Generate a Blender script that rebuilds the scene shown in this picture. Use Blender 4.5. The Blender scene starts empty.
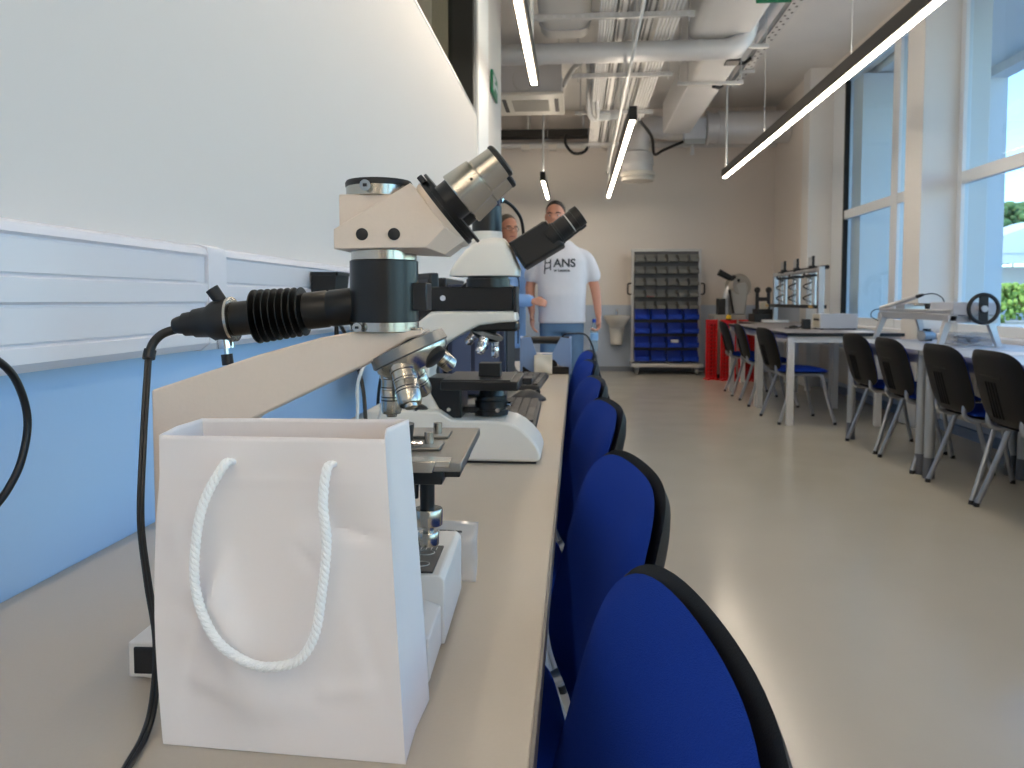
import bpy, bmesh, math, random
from math import pi, sin, cos, radians
from mathutils import Vector, Matrix
from mathutils.bvhtree import BVHTree

SC = bpy.context.scene
COL = SC.collection
random.seed(7)

# ------------------------------------------------------------------ camera
cam_data = bpy.data.cameras.new('camera')
cam = bpy.data.objects.new('camera', cam_data)
COL.objects.link(cam)
SC.camera = cam
cam.location = (0, 0, 1.06)
cam.rotation_euler = (radians(90 - 3.082), 0, radians(4.684))
cam_data.sensor_width = 36
cam_data.lens = 780 / 1024 * 36
cam_data.shift_y = -42 / 1024
cam_data.clip_start = 0.02
cam_data.clip_end = 400
cam_data.dof.use_dof = True
cam_data.dof.focus_distance = 0.68
cam_data.dof.aperture_fstop = 17

# ------------------------------------------------------------------ world, sun, exposure
w = bpy.data.worlds.new('sky')
SC.world = w
w.use_nodes = True
wn = w.node_tree
sky = wn.nodes.new('ShaderNodeTexSky')
sky.sky_type = 'NISHITA'
sky.sun_disc = False
sky.sun_elevation = radians(42)
sky.sun_rotation = radians(-70)
sky.air_density = 1.2
sky.dust_density = 0.0
wn.nodes['Background'].inputs['Strength'].default_value = 0.38
tint = wn.nodes.new('ShaderNodeMix')          # clear blue summer sky
tint.data_type = 'RGBA'
tint.blend_type = 'MULTIPLY'
tint.inputs[0].default_value = 1
tint.inputs[7].default_value = (.63, .83, 1.0, 1)
wn.links.new(sky.outputs[0], tint.inputs[6])
wn.links.new(tint.outputs[2], wn.nodes['Background'].inputs[0])
sun = bpy.data.lights.new('sun', 'SUN')
sun.energy = 3.2
sun.angle = 0.01
sun.color = (1, .95, .88)
sun_o = bpy.data.objects.new('sun', sun)
COL.objects.link(sun_o)
sun_o.rotation_euler = (radians(48), 0, radians(-70))
SC.view_settings.view_transform = 'Standard'
SC.view_settings.look = 'None'
SC.view_settings.gamma = 1
SC.view_settings.use_curve_mapping = False
SC.view_settings.exposure = 0.62
SC.cycles.max_bounces = 10
SC.cycles.diffuse_bounces = 6
SC.cycles.transparent_max_bounces = 16
SC.cycles.sample_clamp_indirect = 6
SC.cycles.use_denoising = True
LAMP = 23.0          # radiance of the linear lamps

WINS = [(7.0, 9.8), (3.9, 6.67), (0.8, 3.56), (-2.3, 0.46), (-5.4, -2.64)]     # window bays along the right wall
for y0, y1 in WINS:
    L = bpy.data.lights.new('window_portal', 'AREA')
    L.shape = 'RECTANGLE'
    L.size = 2.75
    L.size_y = y1 - y0 - .1
    L.cycles.is_portal = True
    lo = bpy.data.objects.new('window_portal', L)
    COL.objects.link(lo)
    lo.location = (3.27, (y0 + y1) / 2, 2.2)
    lo.rotation_euler = (0, radians(90), 0)


# ------------------------------------------------------------------ materials
def lin(c):
    return tuple(((x / 12.92) if x <= .04045 else ((x + .055) / 1.055) ** 2.4) for x in c)


MATS = {}


def mat(name, col, rough=.5, metal=0., var=.04, scale=12., bump=0., bscale=200., spec=.5, coat=0., emit=None, es=0., stretch=None):
    """procedural principled material: base colour (sRGB 0..1) with a little noise in tone and relief"""
    if name in MATS:
        return MATS[name]
    m = bpy.data.materials.new(name)
    m.use_nodes = True
    nt = m.node_tree
    b = nt.nodes['Principled BSDF']
    c = lin(col)
    tc = nt.nodes.new('ShaderNodeTexCoord')
    vec = tc.outputs['Object']
    if stretch:
        mp = nt.nodes.new('ShaderNodeMapping')
        mp.inputs['Scale'].default_value = stretch
        nt.links.new(vec, mp.inputs['Vector'])
        vec = mp.outputs[0]
    nz = nt.nodes.new('ShaderNodeTexNoise')
    nz.inputs['Scale'].default_value = scale
    nz.inputs['Detail'].default_value = 4
    nt.links.new(vec, nz.inputs['Vector'])
    rp = nt.nodes.new('ShaderNodeMix')
    rp.data_type = 'RGBA'
    rp.inputs[6].default_value = (*[x * (1 - var) for x in c], 1)
    rp.inputs[7].default_value = (*[min(1, x * (1 + var)) for x in c], 1)
    nt.links.new(nz.outputs['Fac'], rp.inputs[0])
    nt.links.new(rp.outputs[2], b.inputs['Base Color'])
    b.inputs['Roughness'].default_value = rough
    b.inputs['Metallic'].default_value = metal
    b.inputs['Specular IOR Level'].default_value = spec
    b.inputs['Coat Weight'].default_value = coat
    if bump:
        n2 = nt.nodes.new('ShaderNodeTexNoise')
        n2.inputs['Scale'].default_value = bscale
        n2.inputs['Detail'].default_value = 3
        nt.links.new(vec, n2.inputs['Vector'])
        bp = nt.nodes.new('ShaderNodeBump')
        bp.inputs['Strength'].default_value = bump
        bp.inputs['Distance'].default_value = .002
        nt.links.new(n2.outputs['Fac'], bp.inputs['Height'])
        nt.links.new(bp.outputs[0], b.inputs['Normal'])
    if emit:
        b.inputs['Emission Color'].default_value = (*lin(emit), 1)
        b.inputs['Emission Strength'].default_value = es
    MATS[name] = m
    return m


def mat_dado(name, top, low, zsplit, rough=.6):
    m = mat(name, top, rough, var=.012, scale=3, bump=.05, bscale=150)
    nt = m.node_tree
    b = nt.nodes['Principled BSDF']
    src = b.inputs['Base Color'].links[0].from_socket
    ge = nt.nodes.new('ShaderNodeNewGeometry')
    sx = nt.nodes.new('ShaderNodeSeparateXYZ')
    nt.links.new(ge.outputs['Position'], sx.inputs[0])
    gt = nt.nodes.new('ShaderNodeMath')
    gt.operation = 'LESS_THAN'
    gt.inputs[1].default_value = zsplit
    nt.links.new(sx.outputs['Z'], gt.inputs[0])
    mx = nt.nodes.new('ShaderNodeMix')
    mx.data_type = 'RGBA'
    nt.links.new(gt.outputs[0], mx.inputs[0])
    nt.links.new(src, mx.inputs[6])
    mx.inputs[7].default_value = (*lin(low), 1)
    nt.links.new(mx.outputs[2], b.inputs['Base Color'])
    return m


def mat_glass(name, tint=(.9, .95, .98), ior=1.5, rough=0., diffuse=0.):
    m = bpy.data.materials.new(name)
    m.use_nodes = True
    nt = m.node_tree
    nt.nodes.remove(nt.nodes['Principled BSDF'])
    out = nt.nodes['Material Output']
    fr = nt.nodes.new('ShaderNodeFresnel')
    fr.inputs['IOR'].default_value = ior
    tr = nt.nodes.new('ShaderNodeBsdfTransparent')
    tr.inputs[0].default_value = (*tint, 1)
    gl = nt.nodes.new('ShaderNodeBsdfGlossy')
    gl.inputs['Roughness'].default_value = rough
    mx = nt.nodes.new('ShaderNodeMixShader')
    ge = nt.nodes.new('ShaderNodeNewGeometry')
    ff = nt.nodes.new('ShaderNodeMath')      # thin sheet: only the face turned to the ray reflects
    ff.operation = 'MULTIPLY_ADD'
    ff.inputs[1].default_value = -1
    ff.inputs[2].default_value = 1
    nt.links.new(ge.outputs['Backfacing'], ff.inputs[0])
    fm = nt.nodes.new('ShaderNodeMath')
    fm.operation = 'MULTIPLY'
    nt.links.new(fr.outputs[0], fm.inputs[0])
    nt.links.new(ff.outputs[0], fm.inputs[1])
    nt.links.new(fm.outputs[0], mx.inputs[0])
    last = tr.outputs[0]
    if diffuse:
        df = nt.nodes.new('ShaderNodeBsdfDiffuse')
        df.inputs[0].default_value = (.8, .8, .8, 1)
        m2 = nt.nodes.new('ShaderNodeMixShader')
        m2.inputs[0].default_value = diffuse
        nt.links.new(last, m2.inputs[1])
        nt.links.new(df.outputs[0], m2.inputs[2])
        last = m2.outputs[0]
    nt.links.new(last, mx.inputs[1])
    nt.links.new(gl.outputs[0], mx.inputs[2])
    nt.links.new(mx.outputs[0], out.inputs[0])
    return m


# floor: poured epoxy with soft mottling
def mat_floor():
    m = mat('epoxy_floor', (.69, .675, .635), .2, var=.07, scale=1.6, spec=.4, coat=.15)
    b = m.node_tree.nodes['Principled BSDF']
    b.inputs['Coat Roughness'].default_value = .12
    nt = m.node_tree
    tc = [n for n in nt.nodes if n.type == 'TEX_COORD'][0]
    nz = nt.nodes.new('ShaderNodeTexNoise')
    nz.inputs['Scale'].default_value = 2.5
    nz.inputs['Detail'].default_value = 5
    nt.links.new(tc.outputs['Object'], nz.inputs['Vector'])
    mr = nt.nodes.new('ShaderNodeMapRange')
    mr.inputs['To Min'].default_value = .14
    mr.inputs['To Max'].default_value = .30
    nt.links.new(nz.outputs['Fac'], mr.inputs['Value'])
    nt.links.new(mr.outputs[0], b.inputs['Roughness'])
    return m


M_FLOOR = mat_floor()
M_CEIL = mat('ceiling_concrete', (.82, .81, .80), .85, var=.08, scale=2, bump=.1, bscale=40)
M_WALL = mat_dado('wall_paint', (.84, .812, .79), (.66, .79, .93), 1.0)
M_WALLB = mat_dado('back_wall_paint', (.86, .83, .805), (.70, .75, .82), .985)  # lower band: the same blue with light and haze greyed into its colour
M_WHITE = mat('white_paint', (.90, .90, .90), .55, var=.01, scale=5)
M_COLUMN = mat('column_paint', (.86, .855, .85), .6, var=.02, scale=4)
M_FRAME = mat('window_frame_white', (.86, .88, .90), .35, var=.01)
M_TRUNK = mat('trunking_plastic', (.87, .86, .88), .32, var=.01)
M_BLACKFRAME = mat('black_frame', (.04, .04, .045), .5)
M_GLASS = mat_glass('window_glass', (.86, .93, .97))
M_BENCH = mat('bench_laminate', (.71, .675, .62), .38, var=.03, scale=300, bump=.03, bscale=600)
M_BENCHEDGE = mat('bench_edge', (.42, .41, .40), .4)
M_GREYMETAL = mat('grey_painted_metal', (.62, .63, .64), .4, metal=.2, var=.02)
M_BEIGE = mat('beige_enamel', (.875, .81, .745), .38, var=.025, scale=250, bump=.06, bscale=420)
M_BLACK = mat('black_enamel', (.05, .052, .06), .32, var=.1)
M_BLACKSATIN = mat('black_satin', (.085, .083, .08), .38, metal=.3, var=.1)
M_BLACKPL = mat('black_plastic', (.07, .07, .075), .5, var=.1, bump=.05, bscale=500)
M_STEEL = mat('brushed_steel', (.74, .72, .68), .24, metal=1., var=.06, scale=60, stretch=(1, 1, 12))
M_CHROME = mat('chrome', (.86, .86, .87), .1, metal=1.)
M_STAGE = mat('anodised_stage', (.55, .54, .52), .38, metal=.85, var=.05, scale=80)
M_DARKMETAL = mat('dark_metal', (.20, .20, .21), .4, metal=.6)
M_WENAMEL = mat('white_enamel', (.90, .885, .85), .3, var=.01)
M_PAPER = mat('bag_paper', (.905, .88, .87), .55, var=.012, scale=20, bump=.04, bscale=90)
M_ROPE = mat('rope_cotton', (.97, .97, .96), .8, var=.03, bump=.4, bscale=900)
M_BLUEFAB = mat('blue_fabric', (.075, .22, .60), .95, var=.16, scale=420, bump=.5, bscale=900, spec=.15)
M_SHELL = mat('chair_shell', (.055, .053, .058), .5, var=.08, bump=.15, bscale=700, spec=.22)
M_SILVER = mat('silver_tube', (.66, .67, .69), .32, metal=.75, var=.02)
M_CABLE = mat('cable_rubber', (.035, .035, .04), .38)
M_WCABLE = mat('white_cable', (.85, .85, .84), .45)
M_TABLEGREY = mat('grey_tabletop', (.72, .74, .77), .4, var=.02, scale=200)
M_TABLEDARK = mat('dark_tabletop', (.52, .50, .49), .4, var=.04, scale=200)
M_TABLEEDGE = mat('black_table_edge', (.06, .06, .07), .4)
M_TLEG = mat('table_leg_white', (.83, .83, .82), .4)
M_TLEGG = mat('table_leg_grey', (.66, .67, .68), .35, metal=.3)
M_BOOT = mat('leg_boot', (.36, .37, .40), .5)
M_DUCT = mat('galvanised_duct', (.80, .80, .81), .42, metal=.25, var=.05, scale=3)
M_DUCTIN = mat('insulated_duct', (.78, .78, .78), .6, var=.05, scale=3)
M_TRAY = mat('cable_tray', (.77, .77, .77), .4, metal=.3, var=.03)
M_LAMPBODY = mat('lamp_housing', (.19, .17, .15), .45)
M_LAMP = mat('lamp_diffuser', (.95, .93, .85), .4, emit=(1., .93, .835), es=LAMP)
M_UPLIGHT = mat('added_uplight', (.95, .93, .85), .4, emit=(1., .93, .835), es=LAMP * .55)  # unseen glowing strip added on lamp tops to brighten ceiling and ducts
M_GREEN = mat('exit_green', (.02, .45, .30), .4)
M_RED = mat('red_plastic', (.82, .10, .11), .4, var=.05)
M_BINB = mat('blue_bin', (.05, .25, .72), .38, var=.04)
M_BING = mat('grey_bin', (.47, .47, .46), .42, var=.04)
M_CERAMIC = mat('white_ceramic', (.90, .88, .84), .15, var=.01)
M_SKIN = mat('skin', (.80, .56, .46), .5, var=.05, scale=18)
M_TSHIRT = mat('white_cotton', (.87, .86, .88), .85, var=.03, scale=16, bump=.5, bscale=18)
M_JEANS = mat('blue_denim', (.38, .49, .60), .85, var=.2, scale=14, bump=.2, bscale=300)
M_LTBLUE = mat('light_blue_cotton', (.55, .70, .90), .8, var=.05, scale=14, bump=.4, bscale=20)
M_GREYTROU = mat('grey_trousers', (.40, .41, .44), .85)
M_HAIRD = mat('dark_hair', (.13, .10, .085), .7, var=.3, scale=60)
M_HAIRG = mat('grey_hair', (.38, .34, .30), .7, var=.3, scale=60)
M_SHOE = mat('dark_shoe', (.10, .09, .09), .5)
M_PRINT = mat('shirt_print', (.16, .17, .20), .7)
M_LABELK = mat('black_label', (.06, .06, .065), .35)
M_LINE = mat('label_line', (.75, .75, .74), .5)
M_DEVBLUE = mat('device_blue_grey', (.50, .59, .73), .45, var=.03)
M_DEVGREY = mat('device_light_grey', (.72, .74, .78), .45, var=.03)
M_PCBLUE = mat('computer_dark_blue', (.20, .22, .30), .35)
M_KEY = mat('keyboard_grey', (.22, .22, .22), .5)
M_ALU = mat('aluminium_profile', (.76, .77, .79), .32, metal=.7, var=.04)
M_RADI = mat('radiator_enamel', (.82, .80, .77), .4)
M_GROUND = mat('paving', (.72, .69, .64), .9, var=.12, scale=.6)
M_HEDGE = mat('hedge_leaf', (.58, .68, .30), .8, var=.5, scale=2.2, bump=1., bscale=3)
M_TREE = mat('tree_leaf', (.36, .48, .27), .8, var=.5, scale=1.8, bump=1., bscale=3)
M_BARK = mat('bark', (.3, .24, .2), .9)
M_TENT = mat('tent_canvas', (.86, .87, .90), .7)
M_RENDER = mat('outside_render', (.86, .87, .88), .8, var=.02)
M_CLEAR = mat_glass('clear_plastic', (.93, .93, .93), 1.45, .08, .18)
M_BOTTLE = mat_glass('bottle_plastic', (.75, .88, .95), 1.4, .05, .15)
M_YELLOW = mat('yellow_plastic', (.90, .72, .08), .4)
M_WATERBLUE = mat('bottle_label', (.10, .30, .75), .4)


# ------------------------------------------------------------------ mesh builder
class B:
    def __init__(s):
        s.v = []
        s.f = []

    def add(s, vs, fs):
        n = len(s.v)
        s.v += [tuple(v) for v in vs]
        s.f += [tuple(i + n for i in f) for f in fs]
        return s

    def box(s, x0, x1, y0, y1, z0, z1, M=None):
        vs = [Vector((x, y, z)) for z in (z0, z1) for y in (y0, y1) for x in (x0, x1)]
        if M:
            vs = [M @ v for v in vs]
        return s.add(vs, [(0, 2, 3, 1), (4, 5, 7, 6), (0, 1, 5, 4), (2, 6, 7, 3), (0, 4, 6, 2), (1, 3, 7, 5)])

    def rings(s, rs, cap=True, closed=False):
        """skin a list of rings (equal length lists of points)"""
        n = len(rs[0])
        vs = [p for r in rs for p in r]
        fs = []
        k = len(rs)
        for i in range(k if closed else k - 1):
            a, b = i * n, ((i + 1) % k) * n
            for j in range(n):
                j2 = (j + 1) % n
                fs.append((a + j, a + j2, b + j2, b + j))
        if cap and not closed:
            fs.append(tuple(reversed(range(n))))
            fs.append(tuple(range((k - 1) * n, k * n)))
        return s.add(vs, fs)

    def lathe(s, prof, o=(0, 0, 0), d=(0, 0, 1), seg=32, cap=True):
        """prof: (t along axis, radius)"""
        o = Vector(o)
        d = Vector(d).normalized()
        q = d.to_track_quat('Z', 'Y')
        X, Y = q @ Vector((1, 0, 0)), q @ Vector((0, 1, 0))
        rs = [[o + d * t + (X * cos(2 * pi * j / seg) + Y * sin(2 * pi * j / seg)) * max(r, 1e-5) for j in range(seg)] for t, r in prof]
        return s.rings(rs, cap)

    def cyl(s, p0, p1, r0, r1=None, seg=24):
        p0, p1 = Vector(p0), Vector(p1)
        return s.lathe([(0, r0), ((p1 - p0).length, r0 if r1 is None else r1)], p0, p1 - p0, seg)

    def tube(s, pts, r, seg=10, closed=False, flat=1.):
        pts = [Vector(p) for p in pts]
        n = len(pts)
        rs = []
        X = None
        for i, p in enumerate(pts):
            if closed:
                t = (pts[(i + 1) % n] - pts[i - 1]).normalized()
            else:
                t = (pts[min(i + 1, n - 1)] - pts[max(i - 1, 0)]).normalized()
            if X is None:
                a = Vector((0, 0, 1)) if abs(t.z) < .9 else Vector((1, 0, 0))
                X = a.cross(t).normalized()
            else:
                X = (X - t * X.dot(t)).normalized()
            Y = t.cross(X)
            rr = r[i] if isinstance(r, (list, tuple)) else r
            rs.append([p + X * cos(2 * pi * j / seg) * rr + Y * sin(2 * pi * j / seg) * rr * flat for j in range(seg)])
        return s.rings(rs, True, closed)

    def prism(s, prof, a, b, axis='y'):
        """extrude a 2D outline; axis y: outline (x,z); x: outline (y,z); z: outline (x,y)"""
        def P(u, v, t):
            return {'y': (u, t, v), 'x': (t, u, v), 'z': (u, v, t)}[axis]
        return s.rings([[P(u, v, a) for u, v in prof], [P(u, v, b) for u, v in prof]])

    def ball(s, c, r, seg=16, ring=10, sc=(1, 1, 1)):
        c = Vector(c)
        rs = []
        for i in range(ring + 1):
            th = pi * i / ring
            rr = max(sin(th), 1e-4) * r
            rs.append([(c.x + cos(2 * pi * j / seg) * rr * sc[0], c.y + sin(2 * pi * j / seg) * rr * sc[1], c.z - cos(th) * r * sc[2]) for j in range(seg)])
        return s.rings(rs)

    def xf(s, M):
        s.v = [tuple(M @ Vector(v)) for v in s.v]
        return s

    def mesh(s, name, m, sharp=38):
        me = bpy.data.meshes.new(name)
        me.from_pydata(s.v, [], s.f)
        bm = bmesh.new()
        bm.from_mesh(me)
        bmesh.ops.remove_doubles(bm, verts=bm.verts, dist=1e-6)
        bmesh.ops.recalc_face_normals(bm, faces=bm.faces)
        bm.to_mesh(me)
        bm.free()
        for p in me.polygons:
            p.use_smooth = True
        me.set_sharp_from_angle(angle=radians(sharp))
        me.materials.append(m)
        return me

    def build(s, name, m, parent=None, bevel=0., seg=2, sharp=38, label=None):
        o = bpy.data.objects.new(name, s.mesh(name, m, sharp))
        COL.objects.link(o)
        if parent:
            o.parent = parent
        if bevel:
            bv = o.modifiers.new('bevel', 'BEVEL')
            bv.width = bevel
            bv.segments = seg
            bv.limit_method = 'ANGLE'
            bv.angle_limit = radians(40)
        if label:
            o['label'] = label
        return o


def smooth_path(pts, k=8, closed=False):
    P = [Vector(p) for p in pts]
    n = len(P)
    out = []
    for i in range(n if closed else n - 1):
        g = (lambda j: P[j % n]) if closed else (lambda j: P[max(0, min(n - 1, j))])
        a, b, c, d = g(i - 1), g(i), g(i + 1), g(i + 2)
        for j in range(k):
            t = j / k
            out.append(.5 * ((2 * b) + (c - a) * t + (2 * a - 5 * b + 4 * c - d) * t * t + (3 * b - a - 3 * c + d) * t ** 3))
    if not closed:
        out.append(P[-1])
    return out


def thing(name, label, cat, loc=(0, 0, 0), rotz=0., group=None):
    o = bpy.data.objects.new(name, None)
    COL.objects.link(o)
    o.empty_display_size = .1
    o.location = loc
    o.rotation_euler = (0, 0, rotz)
    o['label'] = label
    o['category'] = cat
    if group:
        o['group'] = group
    return o


def tag(o, label, cat, group=None, kind=None):
    o['label'] = label
    o['category'] = cat
    if group:
        o['group'] = group
    if kind:
        o['kind'] = kind
    return o


def struct(name, b, m, label, parent=None, bevel=0., cat='building part'):
    o = b.build(name, m, parent, bevel)
    if not parent:
        o['kind'] = 'structure'
        o['label'] = label
        o['category'] = cat
    return o


def dup(root, loc, rotz, label, group=None):
    r = root.copy()
    COL.objects.link(r)
    r.location = loc
    r.rotation_euler = (0, 0, rotz)
    r['label'] = label
    if group:
        r['group'] = group
    for ch in list(root.children):
        c = ch.copy()
        COL.objects.link(c)
        c.parent = r
        for g in list(ch.children):
            d = g.copy()
            COL.objects.link(d)
            d.parent = c
    return r


# ================================================================== THE ROOM
YB = 11.7          # back wall
XR = 3.0           # window parapet
ZC = 3.85
struct('floor', B().box(-4, 3.3, -8.2, YB + .2, -.12, 0), M_FLOOR, 'glossy beige grey poured floor of the laboratory', cat='floor')
struct('ceiling', B().box(-4.2, 3.35, -8.2, YB + .2, ZC, ZC + .25), M_CEIL, 'raw grey concrete ceiling behind the ducts and trays', cat='ceiling')
b = B()
b.box(-.75, -.588, -8.2, 6.13, 0, 2.15).box(-.75, -.588, -8.2, 6.13, 3.45, ZC)
b.box(-.75, -.588, 4.62, 6.13, 2.15, 3.45).box(-.75, -.588, -8.2, -.5, 2.15, 3.45)
struct('wall_left', b, M_WALL, 'white wall with a blue lower half behind the long bench', cat='wall')
struct('trim_1', B().box(-.60, -.578, 4.64, 5.16, 1.14, ZC), M_WHITE, 'white upright strip at the end of the high left window', cat='trim')
b = B().box(-4, -.588, 6.0, 6.13, 0, ZC)
b.v = [(min(x, -.75), y, z) for x, y, z in b.v]
struct('wall_partition', b, M_WALL, 'partition going left from the end of the bench wall', cat='wall')
struct('wall_outer_left', B().box(-4.2, -4, -8.2, YB + .2, 0, ZC), M_WALL, 'far left wall beyond the partition', cat='wall')
struct('wall_front', B().box(-4.2, 3.35, -8.4, -8.2, 0, ZC), M_WALL, 'wall at the near end of the room', cat='wall')
struct('wall_back', B().box(-4.2, 3.35, YB, YB + .2, 0, ZC), M_WALLB, 'beige end wall with a blue grey lower band', cat='wall')
struct('wall_right_far', B().box(2.87, 3.35, 10.08, YB, 0, ZC), M_WALLB, 'short stretch of beige wall in the far right corner', cat='wall')
struct('baseboard_back', B().box(-3.9, 2.87, YB - .014, YB, 0, .07), mat('baseboard_grey', (.50, .53, .58), .5), 'grey skirting along the end wall', cat='baseboard')
struct('baseboard_right', B().box(XR - .015, XR, -8.1, 10.0, 0, .08), mat('baseboard_blue', (.40, .48, .60), .5), 'blue grey skirting under the windows', cat='baseboard')
struct('wall_right', B().box(XR, 3.3, -8.2, 10.08, 0, .76).box(3.05, 3.3, -8.2, 10.08, 3.65, ZC), M_WALLB, 'low parapet and lintel of the window wall', cat='wall')
for i, (y0, y1) in enumerate([(9.8, 10.08), (6.67, 7.0), (3.56, 3.9), (.46, .8), (-2.64, -2.3), (-8.2, -5.4)]):
    struct('trim_column', B().box(2.8, 3.32, y0, y1, 0, ZC), M_COLUMN,
           ['white column beside the three dispenser frame', 'white column behind the long aluminium rig', 'white column out of frame', 'white column out of frame', 'white column out of frame', 'white column out of frame'][i], bevel=.006, cat='column')
for i, (y0, y1) in enumerate(WINS):
    fx0, fx1 = 3.08, 3.14
    b = B()
    b.box(fx0, fx1, y0, y0 + .07, .79, 3.65).box(fx0, fx1, y1 - .07, y1, .79, 3.65)
    b.box(fx0 + .004, fx1 - .004, y0, y1, .79, .87).box(fx0 + .004, fx1 - .004, y0, y1, 3.57, 3.65).box(fx0 + .004, fx1 - .004, y0, y1, 1.99, 2.09)
    if i == 0:
        b.box(fx0, fx1, y1 - .40, y1 - .07, .79, 3.65).box(fx0, fx1, y0 + .86, y0 + 1.02, .79, 3.65)
    win = struct('window_%d' % (i + 1), b, M_FRAME, ['tall window between the two columns', 'tall nearest window with the garden view', 'tall window out of frame', 'tall window out of frame', 'tall window out of frame'][i], bevel=.004, cat='window')
    B().box(3.11, 3.114, y0 + .03, y1 - .03, .82, 2.04).box(3.11, 3.114, y0 + .03, y1 - .03, 2.04, 3.6).build('glass_pane', M_GLASS, win)
    B().box(2.94, 3.10, y0, y1, .75, .79).build('window_sill', M_WHITE, win, bevel=.006)
    if i == 0:
        B().box(fx0 - .002, fx1 - .01, y1 - .435, y1 - .40, .87, 3.57).build('gasket', M_BLACKFRAME, win)
# high interior window in the left wall
b = B()
b.box(-.745, -.60, 4.56, 4.62, 2.15, 3.45).box(-.745, -.60, -.5, 4.62, 2.15, 2.165).box(-.745, -.60, -.5, 4.62, 3.42, 3.45).box(-.745, -.60, -.5, -.45, 2.15, 3.45)
b.box(-.745, -.70, 2.2, 2.27, 2.15, 3.45)
win = struct('window_6', b, M_BLACKFRAME, 'high black framed interior window in the white wall', cat='window')
B().box(-.73, -.72, -.47, 4.57, 2.16, 3.44).build('glass_pane', mat_glass('dark_glass', (.80, .86, .82)), win)
B().box(-.62, -.585, -.5, 4.63, 2.143, 2.152).box(-.62, -.585, 4.615, 4.63, 2.15, 3.45).build('window_trim', M_ALU, win)

# outside: overhang, side wall, paving, planting
struct('trim_soffit', B().box(3.35, 4.72, -12, 22, 3.6, 3.9).box(4.52, 4.72, -12, 9.12, 3.50, 3.6), M_RENDER, 'white overhang above the windows outside', cat='building part')
struct('wall_outside', B().box(3.18, 4.72, 9.12, 9.42, -.2, 3.58), M_RENDER, 'pale outer fin wall standing out from the facade, seen through the windows', cat='wall')
struct('ground', B().box(3.3, 160, -60, 160, -.4, -.15), M_GROUND, 'light paving outside the windows', cat='ground')


def clump(name, cx, cy, cz, sx, sy, sz, m, n, r, seed, parent=None):
    rnd = random.Random(seed)
    b = B()
    for i in range(n):
        a, t, k = rnd.uniform(0, 2 * pi), rnd.uniform(-1, 1), rnd.uniform(.55, 1)
        q = math.sqrt(1 - t * t)
        rr = r * rnd.uniform(.6, 1.2)
        b.ball((cx + sx * k * q * cos(a), cy + sy * k * q * sin(a), cz + sz * k * t), rr, 7, 5, (1, 1, .8))
    return b.build(name, m, parent, sharp=180)


rnd = random.Random(3)
b = B()
for i in range(3000):
    b.ball((rnd.uniform(17, 34), 43 + rnd.uniform(-.8, .8), 1.98 * rnd.random() ** .6 - .1), rnd.uniform(.07, .17), 6, 4)
tag(b.build('hedge', M_HEDGE, sharp=180), 'clipped green hedge outside beyond the nearest window', 'hedge', kind='stuff')
t = thing('tree', 'leafy green tree outside rising behind the white tent', 'tree', (27.5, 58, -.15))
B().tube([(0, 0, 0), (.1, 0, 2), (0, .1, 4.5)], [.3, .25, .15]).build('trunk', M_BARK, t)
clump('crown', 0, 0, 6, 5, 4, 2.6, M_TREE, 900, .36, 5, t)
t = thing('party_tent', 'white canvas tent standing outside behind the hedge', 'tent', (27.5, 49.5, -.15))
B().prism([(-6, 3.9), (0, 6.0), (6, 3.9)], -2.5, 2.5).build('roof', M_TENT, t)
B().box(-5.9, 5.9, 2.3, 2.4, 0, 3.3).box(-5.9, 5.9, -2.45, -2.4, 3.3, 3.9).build('wall_panel', M_TENT, t)
for sx in (-5.8, 0, 5.8):
    for sy in (-2.4, 2.4):
        B().cyl((sx, sy, 0), (sx, sy, 3.95), .06).build('pole', M_ALU, t)

# radiators under the windows
for y0, y1, lab in ((7.15, 9.5, 'long white panel radiator below the farther window'), (4.1, 6.5, 'long white panel radiator below the nearest window')):
    t = thing('radiator', lab, 'radiator', (2.93, (y0 + y1) / 2, 0), 0, 'radiators under the windows')
    h = (y1 - y0) / 2
    b = B().box(-.045, .03, -h, h, .16, .52)
    n = int(h * 2 / .06)
    for i in range(n):
        yy = -h + .03 + i * (2 * h - .06) / (n - 1)
        b.box(-.052, -.045, yy - .018, yy + .018, .18, .50)
    b.build('panel', M_RADI, t, .004)
    B().box(-.05, .035, -h, h, .52, .535).build('top_grille', M_RADI, t)
    B().box(.03, .07, -h + .3, -h + .35, .2, .5).box(.03, .07, h - .35, h - .3, .2, .5).build('bracket', M_RADI, t)
    B().cyl((-.01, -h - .12, .15), (-.01, -h, .19), .012).cyl((-.01, -h - .12, 0.0), (-.01, -h - .12, .15), .01).build('valve', M_BLACKPL, t)

# ================================================================== BENCH, TRUNKING
t = thing('work_bench', 'long beige laminate bench along the white wall', 'bench', (-.31, 0, 0))
B().box(-.277, .28, -1.2, 3.95, .722, .75).build('worktop', M_BENCH, t, .0015)
B().box(.28, .283, -1.2, 3.95, .722, .7495).build('edge_band', M_BENCHEDGE, t)
for yy in (-1.1, .45, 1.55, 2.7, 3.85):
    B().box(-.26, -.21, yy - .025, yy + .025, .02, .70).box(-.26, .20, yy - .025, yy + .025, 0, .03).box(-.26, .22, yy - .02, yy + .02, .68, .722).build('leg_frame', M_GREYMETAL, t, .003)
B().box(-.20, -.185, -1.1, 3.85, .30, .70).build('modesty_panel', M_GREYMETAL, t)

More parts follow.
